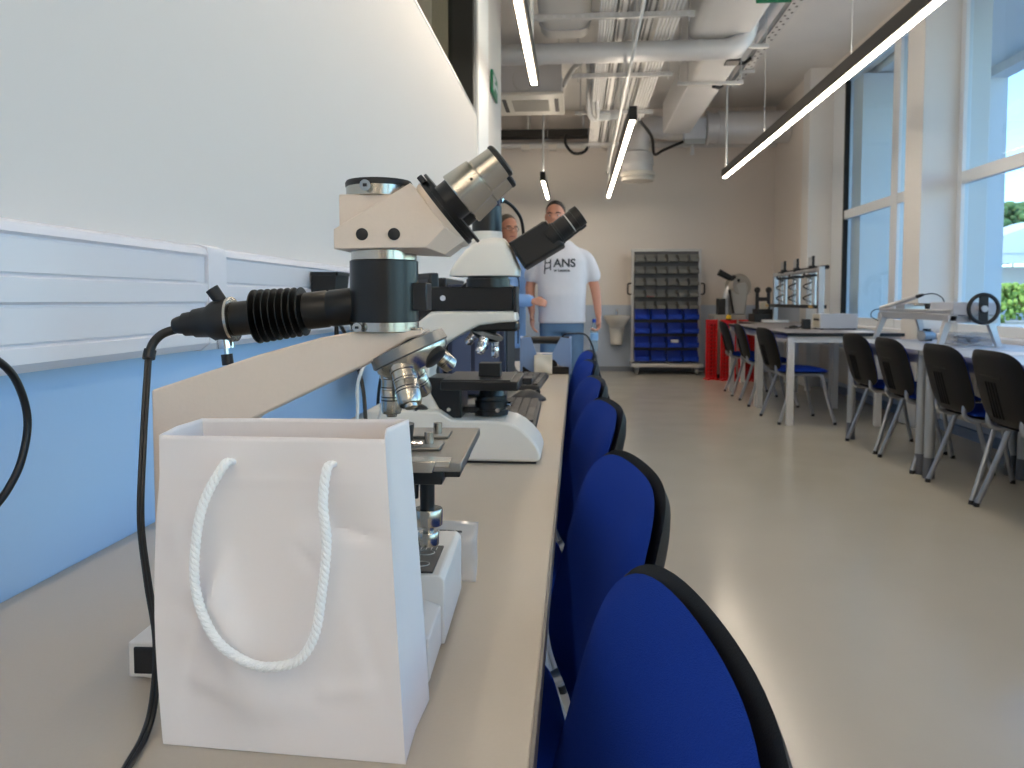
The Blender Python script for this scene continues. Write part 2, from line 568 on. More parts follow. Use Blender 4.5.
t = thing('cable_trunking', 'white two-channel cable trunking running along the left wall', 'trunking', (-.588, 0, 0))
b = B()
prof = [(0, .988), (.045, .988), (.058, .998), (.058, 1.013), (.054, 1.016), (.054, 1.055), (.058, 1.058), (.058, 1.0815), (.054, 1.0845), (.054, 1.122), (.058, 1.125), (.056, 1.134), (.045, 1.138), (0, 1.138)]
b.rings([[(x, -1.2, z) for x, z in prof], [(x, 4.0, z) for x, z in prof]])
b.build('body', M_TRUNK, t, sharp=20)
ys = [-1.2, 1.092, 2.5, 4.0]
for i in range(3):
    a, c = ys[i] + .03 * (i > 0), ys[i + 1] - .032
    B().box(.052, .0568, a, c, 1.0175, 1.0535).build('lid', M_TRUNK, t, .001)
    B().box(.052, .0568, a, c, 1.086, 1.1205).build('lid', M_TRUNK, t, .001)
for yc in (1.118, 2.5):
    B().prism([(0, .986), (.046, .986), (.060, .997), (.060, 1.127), (.058, 1.136), (.046, 1.140), (0, 1.140)], yc - .029, yc + .029).xf(Matrix.Identity(4)).build('joint_cover', M_TRUNK, t)

t = thing('plastic_bin', 'small open black plastic bin clipped to the wall trunking', 'bin', (-.528, 1.57, 1.045))
b = B()
ou, inn = (.0, .052, -.045, .045), (.004, .048, -.041, .041)
b.rings([[(x * k, y * k2, z) for x, y in ((ou[0], ou[2]), (ou[1], ou[2]), (ou[1], ou[3]), (ou[0], ou[3]))] for z, k, k2 in ((0, .85, .9), (.07, 1, 1))], cap=False)
b.rings([[(x, y * k2, z) for x, y in ((inn[0], inn[2]), (inn[1] * k2, inn[2]), (inn[1] * k2, inn[3]), (inn[0], inn[3]))] for z, k2 in ((.004, .88), (.07, 1))], cap=False)
b.box(.001, .043, -.04, .04, 0, .004)
b.build('body', M_BLACKPL, t)
B().box(.0, .055, -.048, -.044, .064, .071).box(0, .055, .044, .048, .064, .071).box(.051, .055, -.048, .048, .064, .071).build('rim', M_BLACKPL, t)

# ================================================================== PAPER BAG
t = thing('paper_bag', 'white paper gift bag with rope handles standing at the front of the bench', 'bag', (-.199, .54, .7505))


CREASES = [(.0, .50, .22, .40, .0035, .07), (.02, .78, .14, .58, -.0025, .06), (.20, .42, .10, .14, .0022, .05), (.22, .40, .30, .62, -.002, .05), (.05, .24, .3, .20, -.0018, .06),
           (.76, .72, 1.0, .69, .0022, .03), (.60, .66, .68, .60, .0014, .03), (.70, .20, .98, .24, -.0015, .05), (.30, .05, .62, .10, .0015, .06), (.86, .45, .98, .10, .002, .06), (.0, .86, 1., .87, -.0008, .02)]


def bag_mesh():
    b = B()
    H, N, K = .2185, 64, 8
    rnd = random.Random(11)
    rows = []
    for i in range(N + 1):
        f = i / N
        z = H * f
        # corner positions front-left, front-right, back-right, back-left (bag tapers a little and leans)
        fl = Vector((-.087 + .006 * f - .005 * sin(pi * min(1, f * 1.15)), -.033 - .006 * f, z))
        fr = Vector((.087 - .012 * f, -.043 + .000 * f, z))
        br = Vector((.087 - .013 * f, .042 - .006 * f, z + .0015 * f))
        bl = Vector((-.087 + .004 * f, .046 - .020 * f, z + .0015 * f))
        gus = .002 + .006 * max(0, f - .25) / .75
        row = []
        M_ = 52
        for j in range(M_):
            s_ = j / M_
            p = fl.lerp(fr, s_)
            w_ = .0022 * sin(3.1 * pi * s_ + 1.2) * sin(2.3 * pi * f + .4) + .0016 * sin(7 * s_ + 5 * f)
            w_ += .004 * math.exp(-((s_ - .16) ** 2 / .012 + (f - .60) ** 2 / .01)) - .005 * math.exp(-((s_ - .27 + .3 * (f - .5)) ** 2 / .006 + (f - .45) ** 2 / .03))
            w_ += .003 * math.exp(-((s_ - .8) ** 2 / .03 + (f - .74) ** 2 / .004))
            for (s0, f0, s1, f1, am, wd) in CREASES:
                ds, df = s1 - s0, f1 - f0
                L2_ = ds * ds + df * df
                t_ = max(0, min(1, ((s_ - s0) * ds + (f - f0) * df) / L2_))
                dd = math.hypot(s_ - s0 - t_ * ds, f - f0 - t_ * df)
                w_ += am * max(0, 1 - dd / wd) * (1 - abs(2 * t_ - 1) * .5)
            p.y += 1.5 * w_ * min(1, 4 * s_ + .1) * min(1, 4 * (1 - s_) + .1) * min(1, f * 6) * min(1, (1 - f) * 8)
            row.append(p)
        for A_, B_, sg in ((fr, br, -1), (bl, fl, 1)):
            if sg == 1:
                for j in range(14):
                    p = br.lerp(bl, j / 14)
                    p.y += .0018 * sin(6 * j / 14 + 4 * f)
                    row.append(p)
            for j in range(K):
                p = A_.lerp(B_, j / K)
                p.x += sg * (gus if sg < 0 else -.004 * f) * (1 - abs(2 * j / K - 1))
                row.append(p)
        rows.append(row)
    b.rings(rows, cap=False)
    n = len(rows[0])
    b.add(rows[0], [tuple(range(n))])
    return b


o = bag_mesh().build('paper_body', M_PAPER, t, sharp=25)
so = o.modifiers.new('solid', 'SOLIDIFY')
so.thickness = .0007
so.offset = -1


def rope(b, pts, r):
    P = smooth_path(pts, 26)
    for k in range(3):
        q = []
        L = 0.
        for i, p in enumerate(P):
            if i:
                L += (P[i] - P[i - 1]).length
            tt = (P[min(i + 1, len(P) - 1)] - P[max(i - 1, 0)]).normalized()
            X = tt.cross(Vector((0, 1, 0))).normalized()
            Y = Vector((0, 1, 0))
            a = L * 520 + k * 2 * pi / 3
            q.append(p + (X * cos(a) + Y * sin(a)) * r * .42)
        b.tube(q, r * .66, 8)
    return b


RP = [(-.23, .49, .951), (-.242, .484, .925), (-.248, .484, .888), (-.246, .485, .861), (-.234, .485, .836), (-.215, .485, .823), (-.198, .485, .82), (-.179, .484, .826),
      (-.168, .484, .843), (-.163, .484, .87), (-.159, .483, .904), (-.161, .483, .93), (-.1595, .487, .951)]
RL = [(x + .199, y - .54 - .001, z - .7505) for x, y, z in RP]
RL = [(RL[0][0] + .001, RL[0][1] + .012, RL[0][2] + .001)] + RL + [(RL[-1][0], RL[-1][1] + .014, RL[-1][2] + .001)]
rope(B(), RL, .0031).build('rope_handle', M_ROPE, t)
rope(B(), [(-.04, .040, .199), (-.042, .047, .19), (-.045, .05, .15), (-.03, .05, .11), (0, .05, .09), (.025, .05, .11), (.04, .05, .15), (.038, .047, .19), (.036, .040, .199)], .0031).build('rope_handle', M_ROPE, t)

# ================================================================== MICROSCOPES
def objective(parent, base, d, L, r, m=M_STEEL, name='objective', knurl=True):
    """a microscope objective from its thread (base) along d"""
    prof = [(0, r * .8), (L * .03, r), (L * .16, r), (L * .18, r * .90), (L * .40, r * .90), (L * .41, r * .87), (L * .43, r * .90), (L * .86, r * .88), (L * .93, r * .78), (L * .935, r * .5), (L, r * .45)]
    o = B().lathe(prof, base, d, 28).build(name, m, parent, sharp=30)
    bb = B()
    d = Vector(d).normalized()
    for f in (.34, .55, .62):
        bb.lathe([(L * f, r * .895), (L * f + .0002, r * .91), (L * (f + .018), r * .91), (L * (f + .018) + .0002, r * .895)], base, d, 28)
    bb.build('engraving', M_DARKMETAL, o)
    return o


def nose_dirs(a, half, phis):
    a = Vector(a).normalized()
    e2 = Vector((0, 1, 0))
    e1 = a.cross(e2).normalized()
    if e1.z > 0:
        e1 = -e1
    for ph in phis:
        q = e1 * cos(ph) + e2 * sin(ph)
        yield q, (a * cos(half) + q * sin(half)).normalized()


mic = thing('research_microscope', 'large beige microscope with black lamp housing behind the paper bag', 'microscope', (-.24, .70, .7505), radians(2))
# base
b = B()
b.box(-.124, .095, -.106, .1, .004, .033)
b.prism([(.02, .004), (.121, .004), (.121, .040), (.105, .046), (.02, .046)], -.104, -.035)
b.prism([(.02, .004), (.124, .004), (.124, .062), (.119, .0665), (.02, .0665)], -.034, .1)
for fx, fy in ((-.11, -.09), (-.11, .09), (.11, -.09), (.11, .09)):
    b.cyl((fx, fy, 0), (fx, fy, .006), .01)
b.build('base', mat('base_white', (.87, .86, .84), .4, bump=.05, bscale=420), mic, .0015)
o = B().box(-.119, -.05, -.1075, -.104, .0075, .0295).build('end_panel', M_BLACKPL, mic, .001)
o = B().box(.082, .113, -.03, .045, .0655, .0680).build('label_plate', M_LABELK, mic, .0006)
bb = B()
for cy, cx in ((-.01, .098), (.022, .098)):
    bb.tube([(cx + .009 * cos(a), cy + .007 * sin(a), .0682) for a in [2 * pi * i / 20 for i in range(20)]], .0005, 5, closed=True)
for i in range(5):
    bb.box(.087 + .005 * i, .0878 + .005 * i, .03, .04, .0678, .0683)
bb.build('label_marks', M_LINE, o)
B().box(.07, .10, -.095, -.045, .0455, .047).build('button_panel', M_LABELK, mic, .0006)
B().lathe([(0, .022), (.012, .022), (.014, .019), (.016, .018)], (.075, 0.0, .068), (0, 0, 1), 28).build('field_lens', M_DARKMETAL, mic)
# arm
arm = [(-.144, .028), (-.144, .228), (-.139, .2295), (-.043, .261), (.012, .276), (.04, .281), (.104, .2825), (.104, .278), (.091, .275), (.057, .254), (-.054, .201), (-.082, .178), (-.094, .14), (-.094, .028)]
B().prism(arm, -.021, .021).build('arm', M_BEIGE, mic, .002)
B().prism([(.103, .2785), (.091, .2745), (.066, .259), (.064, .254), (.094, .271), (.103, .275)], -.018, .018).build('nosepiece_seat', M_BLACK, mic)
for s in (-1, 1):
    k = B().lathe([(0, .020), (.010, .020), (.012, .018), (.012, .012), (.022, .012), (.024, .010)], (-.119, s * .020, .075), (0, s, 0), 32).build('focus_knob', M_BLACKPL, mic)
# tube and rings
B().lathe([(.2815, .030), (.2815, .0312), (.2895, .0312), (.2895, .0300)], (.0655, 0, 0), (0, 0, 1), 48).build('lower_ring', M_STEEL, mic)
o = B().lathe([(.2895, .0305), (.290, .0310), (.3445, .0310), (.345, .0305)], (.0655, 0, 0), (0, 0, 1), 56).build('illuminator_body', M_BLACK, mic)
B().lathe([(.345, .0290), (.3455, .0295), (.3535, .0295), (.354, .029)], (.0655, 0, 0), (0, 0, 1), 48).build('upper_ring', M_STEEL, mic)
sc = B().cyl((.048, -.030, .2855), (.048, -.0335, .2855), .0042, seg=16).build('clamp_screw', M_STEEL, mic)
B().box(.0465, .0495, -.0345, -.0333, .2845, .2865).build('screw_slot', M_LABELK, sc)
# filter slider on the right of the tube
B().box(.09, .106, -.012, .02, .30, .325).build('filter_slider', M_BLACK, mic, .001)
# head
P1 = [(.0285, .354), (.0285, .371), (.096, .4105), (.1255, .372), (.109, .355)]
P2 = [(.0285, .354), (.0285, .371), (.096, .4105), (.141, .362), (.124, .3495)]
b = B()
b.rings([[(x, yy, z) for x, z in P] for yy, P in ((-.0335, P1), (-.019, P2), (.019, P2), (.0335, P1))])
hd = b.build('head', M_BEIGE, mic, .0006)
B().box(.0315, .092, -.0265, .0265, .36, .402).build('prism_box', M_BEIGE, mic, .0012)
for x in (.0535, .0815):
    B().lathe([(0, .0053), (.0012, .0053), (.0014, .0047)], (x, -.0332, .3665), (0, -1, 0), 24).build('side_plug', M_BLACKPL, mic)
B().lathe([(.402, .0295), (.4115, .0295), (.4115, .026)], (.0615, 0, 0), (0, 0, 1), 48).build('port_ring', M_STEEL, mic)
B().lathe([(.411, .0300), (.4145, .0303), (.4165, .0290), (.417, .01), (.417, 0)], (.0615, 0, 0), (0, 0, 1), 48).build('port_cap', M_BLACKPL, mic)
sc = B().cyl((.057, -.029, .4095), (.057, -.036, .4085), .0048, seg=18).build('clamp_screw', M_STEEL, mic)
B().box(.0553, .0587, -.0368, -.0358, .4072, .4098).build('screw_slot', M_LABELK, sc)
# binocular flange
ax = Vector((.782, 0, .623))
c0 = Vector((.1195, 0, .3855))
B().lathe([(-.004, .033), (.0, .0352), (.0025, .0352)], c0, ax, 48).build('beige_flange', M_BEIGE, mic)
B().lathe([(.0025, .0345), (.006, .0345), (.006, .033), (.010, .033)], c0, ax, 48).build('dovetail_plate', M_BLACK, mic)
B().lathe([(.0095, .0385), (.012, .0385)], c0, ax, 48).build('swivel_disc', M_BLACKPL, mic)
b = B()
side = ax.cross(Vector((0, 1, 0)))
for k in (-1, 0, 1):
    b.cyl(c0 + ax * .006 + side * .030 + Vector((0, -.012 + .006 * k, 0)), c0 + ax * .006 + side * .037 + Vector((0, -.012 + .006 * k, 0)), .0028, seg=10)
b.build('dovetail_screw', M_DARKMETAL, mic)
for s in (-1, 1):
    o_ = c0 + ax * .012 + Vector((0, s * .0325, 0))
    tb = B().lathe([(-.001, .0175), (.013, .0175)], o_, ax, 36).build('tube_root', M_BLACK, mic)
    e = B().lathe([(.010, .0198), (.011, .0205), (.032, .0185), (.0345, .0180), (.035, .0158), (.0355, .0158), (.036, .0162), (.052, .0150), (.056, .0148)], o_, ax, 40).build('eyepiece', M_STEEL, mic)
    B().lathe([(.055, .0148), (.0555, .0158), (.0585, .0156), (.060, .0135), (.060, .009), (.0585, .008), (.0585, 0)], o_, ax, 40).build('eyecup', M_BLACKPL, e)
    p = o_ + ax * .025 + Vector((0, s * -.018, 0))
    B().lathe([(0, .0012), (.0012, .0012)], o_ + ax * .028 + Vector((0, -.0186, 0)), (0, -1, 0), 8).build('grub_screw', M_LABELK, e)
q = ax.to_track_quat('Z', 'Y').to_matrix().to_4x4()
B().box(-.012, .012, -.012, .012, .012, .030, Matrix.Translation(c0) @ q).build('interpupillary_hinge', M_BLACKPL, mic, .001)
# lamp housing
A0 = Vector((.0365, 0, .304))
la = Vector((-.175, 0, -.019)).normalized()
lamp = B().lathe([(-.004, .0165), (0, .0168), (.020, .0168), (.0215, .0160), (.0225, .0160), (.024, .0170), (.0435, .0170), (.0445, .013)], A0, la, 40).build('lamp_tube', M_BLACKSATIN, mic)
b = B().lathe([(.044, .0125), (.093, .0125)], A0, la, 32)
for i in range(8):
    tt = .0465 + i * .0062
    r = .0225 + .0025 * (i / 7)
    b.lathe([(tt - .0013, .0125), (tt - .0005, r), (tt + .0005, r), (tt + .0013, .0125)], A0, la, 40)
b.build('cooling_fin_stack', M_BLACKSATIN, mic)
B().lathe([(.092, .015), (.093, .0158), (.111, .0158), (.112, .015)], A0, la, 40).build('lamp_barrel', M_BLACKSATIN, mic)
B().lathe([(.1115, .0185), (.112, .0208), (.1145, .0208), (.115, .0185)], A0, la, 40).build('lamp_ring', M_STEEL, mic)
cp = B().lathe([(.115, .019), (.121, .0195), (.130, .0185), (.136, .0145), (.149, .0132), (.1495, .0115), (.159, .0108), (.1595, .0090), (.165, .0080), (.169, .0065)], A0, la, 32).build('lamp_cap', M_BLACKPL, mic)
up = Vector((-.019, 0, .175)).normalized()
ko = A0 + la * .119
B().cyl(ko + up * .012, ko + up * .030 + la * .009 + Vector((0, -.003, 0)), .0055, .0062, 18).build('lamp_knob', M_BLACKPL, mic)
B().cyl(ko - up * .015 + la * .004, ko - up * .026 + la * .004, .008, seg=16).cyl(ko - up * .023 + la * .004, ko - up * .033 + la * .004, .0022, seg=10).build('adjuster_stem', M_CHROME, mic)
B().cyl(ko - up * .0315 + la * .004, ko - up * .0415 + la * .004, .0052, seg=20).build('adjuster_knob', M_BLACKPL, mic)
B().cyl(A0 + la * .0175 - up * .015, A0 + la * .0178 - up * .030 + Vector((0, -.004, 0)), .0018, .0022, 10).build('aperture_lever', M_BLACKPL, mic)
# nosepiece
na = Vector((.423, 0, -.906)).normalized()
nc = Vector((.0875, 0, .2645))
B().lathe([(-.006, .030), (-.005, .0355), (.004, .0368), (.0055, .0355)], nc, na, 56).build('nosepiece_ring', M_STAGE, mic)
nb = B().lathe([(.0050, .0350), (.009, .0345), (.020, .026), (.022, .012), (.022, 0)], nc, na, 48).build('nosepiece', M_STEEL, mic)
B().box(-.006, .006, -.005, .005, -.004, .006, Matrix.Translation((.098, -.010, .2775)) @ Matrix.Rotation(radians(-25), 4, 'Y')).build('catch_block', M_STEEL, mic, .001)
Ls = [(.0425, .0105, 0), (.0405, .0122, -72), (.038, .0108, 72), (.024, .0090, 144)]
for (L, r, ph), (qv, d) in zip(Ls, nose_dirs(na, radians(25), [radians(x[2]) for x in Ls])):
    bs = nc + na * .012 + qv * .0235
    objective(mic, bs - d * .001, d, L, r)
for qv, d in nose_dirs(na, radians(25), [radians(-144)]):
    B().lathe([(0, .011), (.0065, .0115), (.0075, .010), (.0078, 0)], nc + na * .0125 + qv * .024, d, 28).build('port_plug', M_BLACKPL, mic)
# stage
st = B().box(0, .1455, -.085, .085, .170, .1785).build('stage', M_STAGE, mic, .0012)
b = B()
b.box(.072, .121, -.040, -.006, .1785, .1812).box(.072, .121, .018, .052, .1785, .1812)
b.build('specimen_holder', M_STAGE, mic, .0008)
B().box(.035, .074, -.004, .016, .1782, .1792).box(.04, .075, .054, .06, .1785, .1805).build('stage_slot', M_LABELK, mic)
for y_ in (-.020, .034):
    B().cyl((.109, y_, .181), (.109, y_, .1915), .0042, seg=16).build('holder_screw', M_STEEL, mic)
B().tube(smooth_path([(.045, -.06, .182), (.06, -.062, .1815), (.08, -.052, .183), (.088, -.035, .184), (.104, -.03, .183)], 6), .0016, 8).build('spring_clip', M_CHROME, mic)
B().box(.098, .136, -.088, -.070, .1745, .1795).prism([(.098, .17), (.122, .17), (.125, .179), (.098, .179)], -.089, -.0855).build('scale_plate', M_STEEL, mic, .0005)
B().box(.01, .128, -.075, .075, .157, .1705).box(.1, .141, -.06, .03, .160, .171).build('stage_carriage', M_BLACK, mic, .001)
B().cyl((.0735, 0, .178), (.0735, 0, .1955), .017, .0185, 28).build('condenser_mount', M_BLACK, mic)
B().cyl((.1095, -.036, .1265), (.1095, -.036, .160), .0065, seg=18).cyl((.0985, -.036, .136), (.1, -.036, .158), .003).build('drive_shaft', M_BLACK, mic)
B().lathe([(.1125, .0120), (.1135, .0125), (.126, .0125), (.127, .0120)], (.1105, -.036, 0), (0, 0, 1), 32).cyl((.1105, -.036, .105), (.1105, -.036, .114), .005).build('stage_drive_knob', M_STEEL, mic)
B().lathe([(.0945, .0086), (.0955, .0092), (.1055, .0092), (.1065, .0086)], (.1105, -.036, 0), (0, 0, 1), 32).build('stage_drive_knob', M_STEEL, mic)
B().box(-.094, .02, -.014, .014, .150, .170).build('stage_bracket', M_BLACK, mic)

# lamp cable
cab = [(-.366, .7, 1.033), (-.373, .6995, 1.0325), (-.385, .695, 1.027), (-.392, .69, 1.014), (-.390, .68, .987), (-.384, .66, .926), (-.370, .63, .872), (-.345, .595, .833), (-.3215, .565, .798), (-.3075, .535, .768), (-.300, .508, .7545), (-.285, .45, .7545), (-.25, .36, .7545), (-.22, .2, .7545)]
t = thing('lamp_cable', 'black twin cable hanging from the lamp housing beside the paper bag', 'cable', (0, 0, 0))
P = smooth_path(cab, 10)
B().tube([p + Vector((.0012, 0, 0)) for p in P[30:]], .0019, 8).tube([p - Vector((.0018, 0, 0)) for p in P[30:]], .0019, 8).build('twin_lead', M_CABLE, t)
B().tube(P[:34], .0041, 12).tube(P[30:35], .0055, 12).build('strain_relief', M_BLACKPL, t)
t = B().tube(smooth_path([(-.532, .56, 1.035), (-.50, .60, 1.022), (-.49, .626, 1.007), (-.487, .643, .986), (-.486, .652, .953), (-.487, .644, .919), (-.49, .63, .896), (-.495, .613, .878), (-.51, .57, .83), (-.53, .5, .775), (-.53, .42, .7535), (-.52, .2, .7535)], 8), .0034, 10).build('loose_cable', M_CABLE)
tag(t, 'black cable looping from the trunking at the left edge', 'cable')

# ---- second microscope
m2 = thing('white_microscope', 'white microscope with black binocular tube standing further along the bench', 'microscope', (-.2, 1.53, .7505))
base = [(-.2, .004), (.128, .004), (.135, .010), (.134, .020), (.128, .035), (.115, .051), (.098, .066), (.08, .076), (.055, .0805), (-.036, .082), (-.06, .098), (-.2, .10)]
B().prism(base, -.075, .075).build('base', M_WENAMEL, m2, .008, 3)
B().box(-.195, .126, -.07, .07, 0, .006).build('base_plate', M_BLACKPL, m2)
armp = [(-.2, .07), (-.05, .075), (-.062, .098), (-.076, .128), (-.084, .165), (-.076, .200), (-.056, .223), (-.02, .244), (.015, .261), (.054, .266), (.087, .268), (.084, .287), (-.079, .287), (-.103, .268), (-.135, .245), (-.165, .19), (-.175, .12)]
B().prism(armp, -.042, .042).build('arm', M_WENAMEL, m2, .005, 3)
B().box(-.0, .0875, -.036, .036, .249, .267).build('nosepiece_seat', M_BLACK, m2, .004)
B().prism([(-.09, .16), (-.078, .125), (-.062, .097), (-.045, .08), (-.02, .08), (-.02, .158)], -.046, .046).build('focus_block', M_BLACK, m2, .003)
for s in (-1, 1):
    B().lathe([(0, .024), (.014, .024), (.016, .021), (.016, .014), (.03, .014), (.031, .012)], (-.105, s * .042, .085), (0, s, 0), 32).build('focus_knob', M_BLACKPL, m2)
B().cyl((-.044, -.046, .098), (-.044, -.05, .098), .004, seg=14).build('block_screw', M_CHROME, m2)
B().box(-.02, .012, -.02, .02, .088, .10).build('condenser_arm', M_BLACK, m2, .002)
b = B().lathe([(.083, .032), (.0835, .033), (.094, .033), (.0945, .029), (.099, .029), (.0995, .033), (.112, .033), (.113, .030), (.121, .030), (.1215, .026), (.14, .022)], (.034, 0, 0), (0, 0, 1), 40)
b.build('condenser', M_BLACK, m2)
B().cyl((.05, -.030, .097), (.05, -.042, .097), .0045, seg=14).cyl((.066, -.012, .106), (.075, -.016, .106), .0045, seg=14).build('centring_screw', M_CHROME, m2)
B().box(-.053, .093, -.09, .09, .140, .1575).build('stage', M_BLACK, m2, .002)
B().box(-.05, .078, -.086, .086, .1575, .160).build('stage_plate', M_DARKMETAL, m2)
B().box(.093, .112, .03, .085, .140, .152).build('stage_drive', M_DARKMETAL, m2)
B().box(.011, .053, -.02, .02, .160, .186).build('sample_block', M_BLACKPL, m2, .001)
na2 = Vector((-.334, 0, -.943)).normalized()
nc2 = Vector((.024, 0, .2445))
b = B().lathe([(-.004, .030), (-.003, .0335), (.005, .0335), (.006, .031)], nc2, na2, 48)
for i in range(40):
    a = 2 * pi * i / 40
    qx = na2.cross(Vector((0, 1, 0))).normalized()
    p = nc2 + (qx * cos(a) + Vector((0, 1, 0)) * sin(a)) * .0335
    b.cyl(p - na2 * .002, p + na2 * .004, .0012, seg=6)
b.build('nosepiece_ring', M_STAGE, m2)
B().lathe([(.005, .030), (.009, .028), (.014, .018), (.015, 0)], nc2, na2, 40).cyl(nc2 - na2 * .02, nc2, .018).build('nosepiece', M_DARKMETAL, m2)
Ls = [(.036, .0085, 0), (.036, .0105, -85), (.028, .0095, -165), (.03, .009, 85)]
for (L, r, ph), (qv, d) in zip(Ls, nose_dirs(na2, radians(19.5), [radians(x[2]) for x in Ls])):
    objective(m2, nc2 + na2 * .007 + qv * .0205, d, L, r, M_CHROME)
B().box(-.104, .079, -.032, .034, .289, .335).build('intermediate_unit', M_BLACK, m2, .002)
B().box(.080, .086, -.033, .035, .286, .336).build('unit_end_plate', M_DARKMETAL, m2, .001)
B().cyl((-.057, -.03, .313), (-.057, -.0345, .313), .0055, seg=18).build('unit_screw', M_CHROME, m2)
B().lathe([(.334, .043), (.350, .043), (.3505, .040), (.358, .040)], (.0275, 0, 0), (0, 0, 1), 40).build('head_mount', M_BLACK, m2)
# head: loft of rounded sections across the width
hp = [(-.045, .356), (-.043, .366), (-.034, .381), (-.014, .405), (.002, .419), (.02, .428), (.04, .431), (.062, .428), (.074, .410), (.091, .371), (.090, .356)]
b = B()
rs = []
cx, cz = .028, .356
for y_, k in ((-.052, .72), (-.050, .82), (-.046, .90), (-.036, .965), (-.02, 1), (.02, 1), (.036, .965), (.046, .90), (.050, .82), (.052, .72)):
    rs.append([(cx + (x - cx) * (1 - (1 - k) * .5), y_, cz + (z - cz) * k) for x, z in hp])
b.rings(rs)
b.build('head', M_WENAMEL, m2, sharp=60)
B().lathe([(.41, .034), (.428, .0315), (.4425, .030), (.4428, .0)], (.0255, 0, 0), (0, 0, 1), 40).build('tube_collar', M_WENAMEL, m2)
B().lathe([(.4425, .0288), (.443, .0293), (.491, .0293), (.492, .0285), (.492, 0)], (.0255, 0, 0), (0, 0, 1), 40).build('camera_tube', M_BLACK, m2)
B().box(.0, .052, -.022, .022, .491, .512).build('camera_body', M_PCBLUE, m2, .003)
B().tube(smooth_path([(.05, 0, .503), (.062, .006, .502), (.078, .025, .490), (.091, .045, .465), (.090, .066, .42), (.06, .072, .39), (.0, .075, .36), (-.08, .075, .30), (-.19, .08, .20), (-.22, .10, .06), (-.18, .15, .0045)], 8), .0034, 10).build('camera_cable', M_CABLE, m2)
B().cyl((.048, 0, .503), (.058, -.003, .5025), .005, seg=12).build('cable_plug', M_CHROME, m2)
# binocular body
bp = [(.071, .418), (.102, .369), (.176, .4125), (.178, .416), (.142, .459), (.136, .459)]
b = B()
rs = []
cxx, czz = .125, .415
for y_, k in ((-.050, .88), (-.046, .96), (-.038, 1), (.038, 1), (.046, .96), (.05, .88)):
    rs.append([(cxx + (x - cxx) * k, y_, czz + (z - czz) * k) for x, z in bp])
b.rings(rs)
b.build('binocular_body', M_BLACKPL, m2, .001)
ax2 = Vector((.80, 0, .60))
for s in (-1, 1):
    o_ = Vector((.158, s * .0315, .434))
    e = B().lathe([(-.012, .0235), (.006, .0235), (.0065, .0215), (.010, .0215), (.0105, .0205), (.03, .0205), (.0305, .019)], o_, ax2, 36).build('eyepiece', M_BLACKPL, m2)
    B().lathe([(.030, .0200), (.048, .0200), (.0485, .0212), (.063, .0205), (.064, .016), (.060, .014), (.060, 0)], o_, ax2, 36).build('eyecup', M_BLACK, e)
    B().lathe([(.0352, .0203), (.0372, .0203)], o_, ax2, 36).build('marking_ring', M_LINE, e) if s < 0 else None

# ================================================================== other things on the bench
def crumple(nu, nv, W, H, amp, seed):
    rnd = random.Random(seed)
    waves = [(rnd.uniform(-9, 9), rnd.uniform(-9, 9), rnd.uniform(0, 6), rnd.uniform(.3, 1)) for _ in range(9)]
    rows = []
    for i in range(nv + 1):
        rows.append([Vector(((j / nu - .5) * W, amp * sum(k * sin(a * j / nu + c * i / nv + p) for a, c, p, k in waves) / 3, H * i / nv)) for j in range(nu + 1)])
    return rows


rows = crumple(14, 14, .078, .064, .0085, 4)
b = B()
n = 15
b.add([p for r in rows for p in r], [(i * n + j, i * n + j + 1, (i + 1) * n + j + 1, (i + 1) * n + j) for i in range(14) for j in range(14)])
t = thing('plastic_bag', 'small clear crumpled plastic bag leaning behind the large microscope base', 'bag', (-.147, .835, .752), radians(-4))
b.xf(Matrix.Rotation(radians(-14), 4, 'X'))
o = b.build('film', mat_glass('crumpled_film', (.9, .9, .9), 1.6, .12, .38), t)
o.modifiers.new('solid', 'SOLIDIFY').thickness = .0006
b = B()
for r_ in (.052, .038, .033):
    for k in range(5):
        b.box(-.02 + .009 * k, -.013 + .009 * k, -.0095, -.009, r_, r_ + .0022)
b.xf(Matrix.Rotation(radians(-14), 4, 'X')).build('printed_text', M_PRINT, t)


def keyboard(name, label, loc, rot):
    t = thing(name, label, 'keyboard', loc, rot, 'keyboards on the bench')
    B().prism([(-.075, 0), (.075, 0), (.075, .012), (.06, .017), (-.07, .022), (-.075, .018)], -.22, .22).build('case', M_KEY, t, .003)
    b = B()
    for r in range(6):
        for c in range(18):
            if 13 < c < 14:
                continue
            x = .058 - r * .0225 - (.004 if r > 3 else 0)
            y = -.21 + c * .0233
            z = .0172 + .0385 * (.06 - x) / 1.3
            if r == 0 and 4 <= c <= 9:
                if c == 4:
                    b.box(x - .009, x + .009, y, y + .135, z, z + .006)
                continue
            b.box(x - .0095, x + .0095, y, y + .0195, z, z + .006)
    b.build('keys', mat('key_caps', (.30, .29, .28), .5), t)
    return t


def mouse(label, loc, rot):
    t = thing('computer_mouse', label, 'mouse', loc, rot, 'mice on the bench')
    b = B()
    rs = []
    for i in range(9):
        f = i / 8
        wv = .031 * math.sqrt(max(.02, 1 - abs(2 * f - 1) ** 3))
        h = .036 * math.sqrt(max(.02, sin(pi * (f * .85 + .1)))) * (.6 + .4 * sin(pi * f))
        rs.append([(wv * cos(a), -.055 + .11 * f, h * max(0, sin(a)) if sin(a) > 0 else 0) for a in [2 * pi * j / 20 for j in range(20)]])
    b.rings(rs)
    b.build('body', M_KEY, t, sharp=60)
    B().cyl((-.003, .03, .027), (.003, .03, .027), .008, seg=14).build('scroll_wheel', M_BLACKPL, t)
    return t


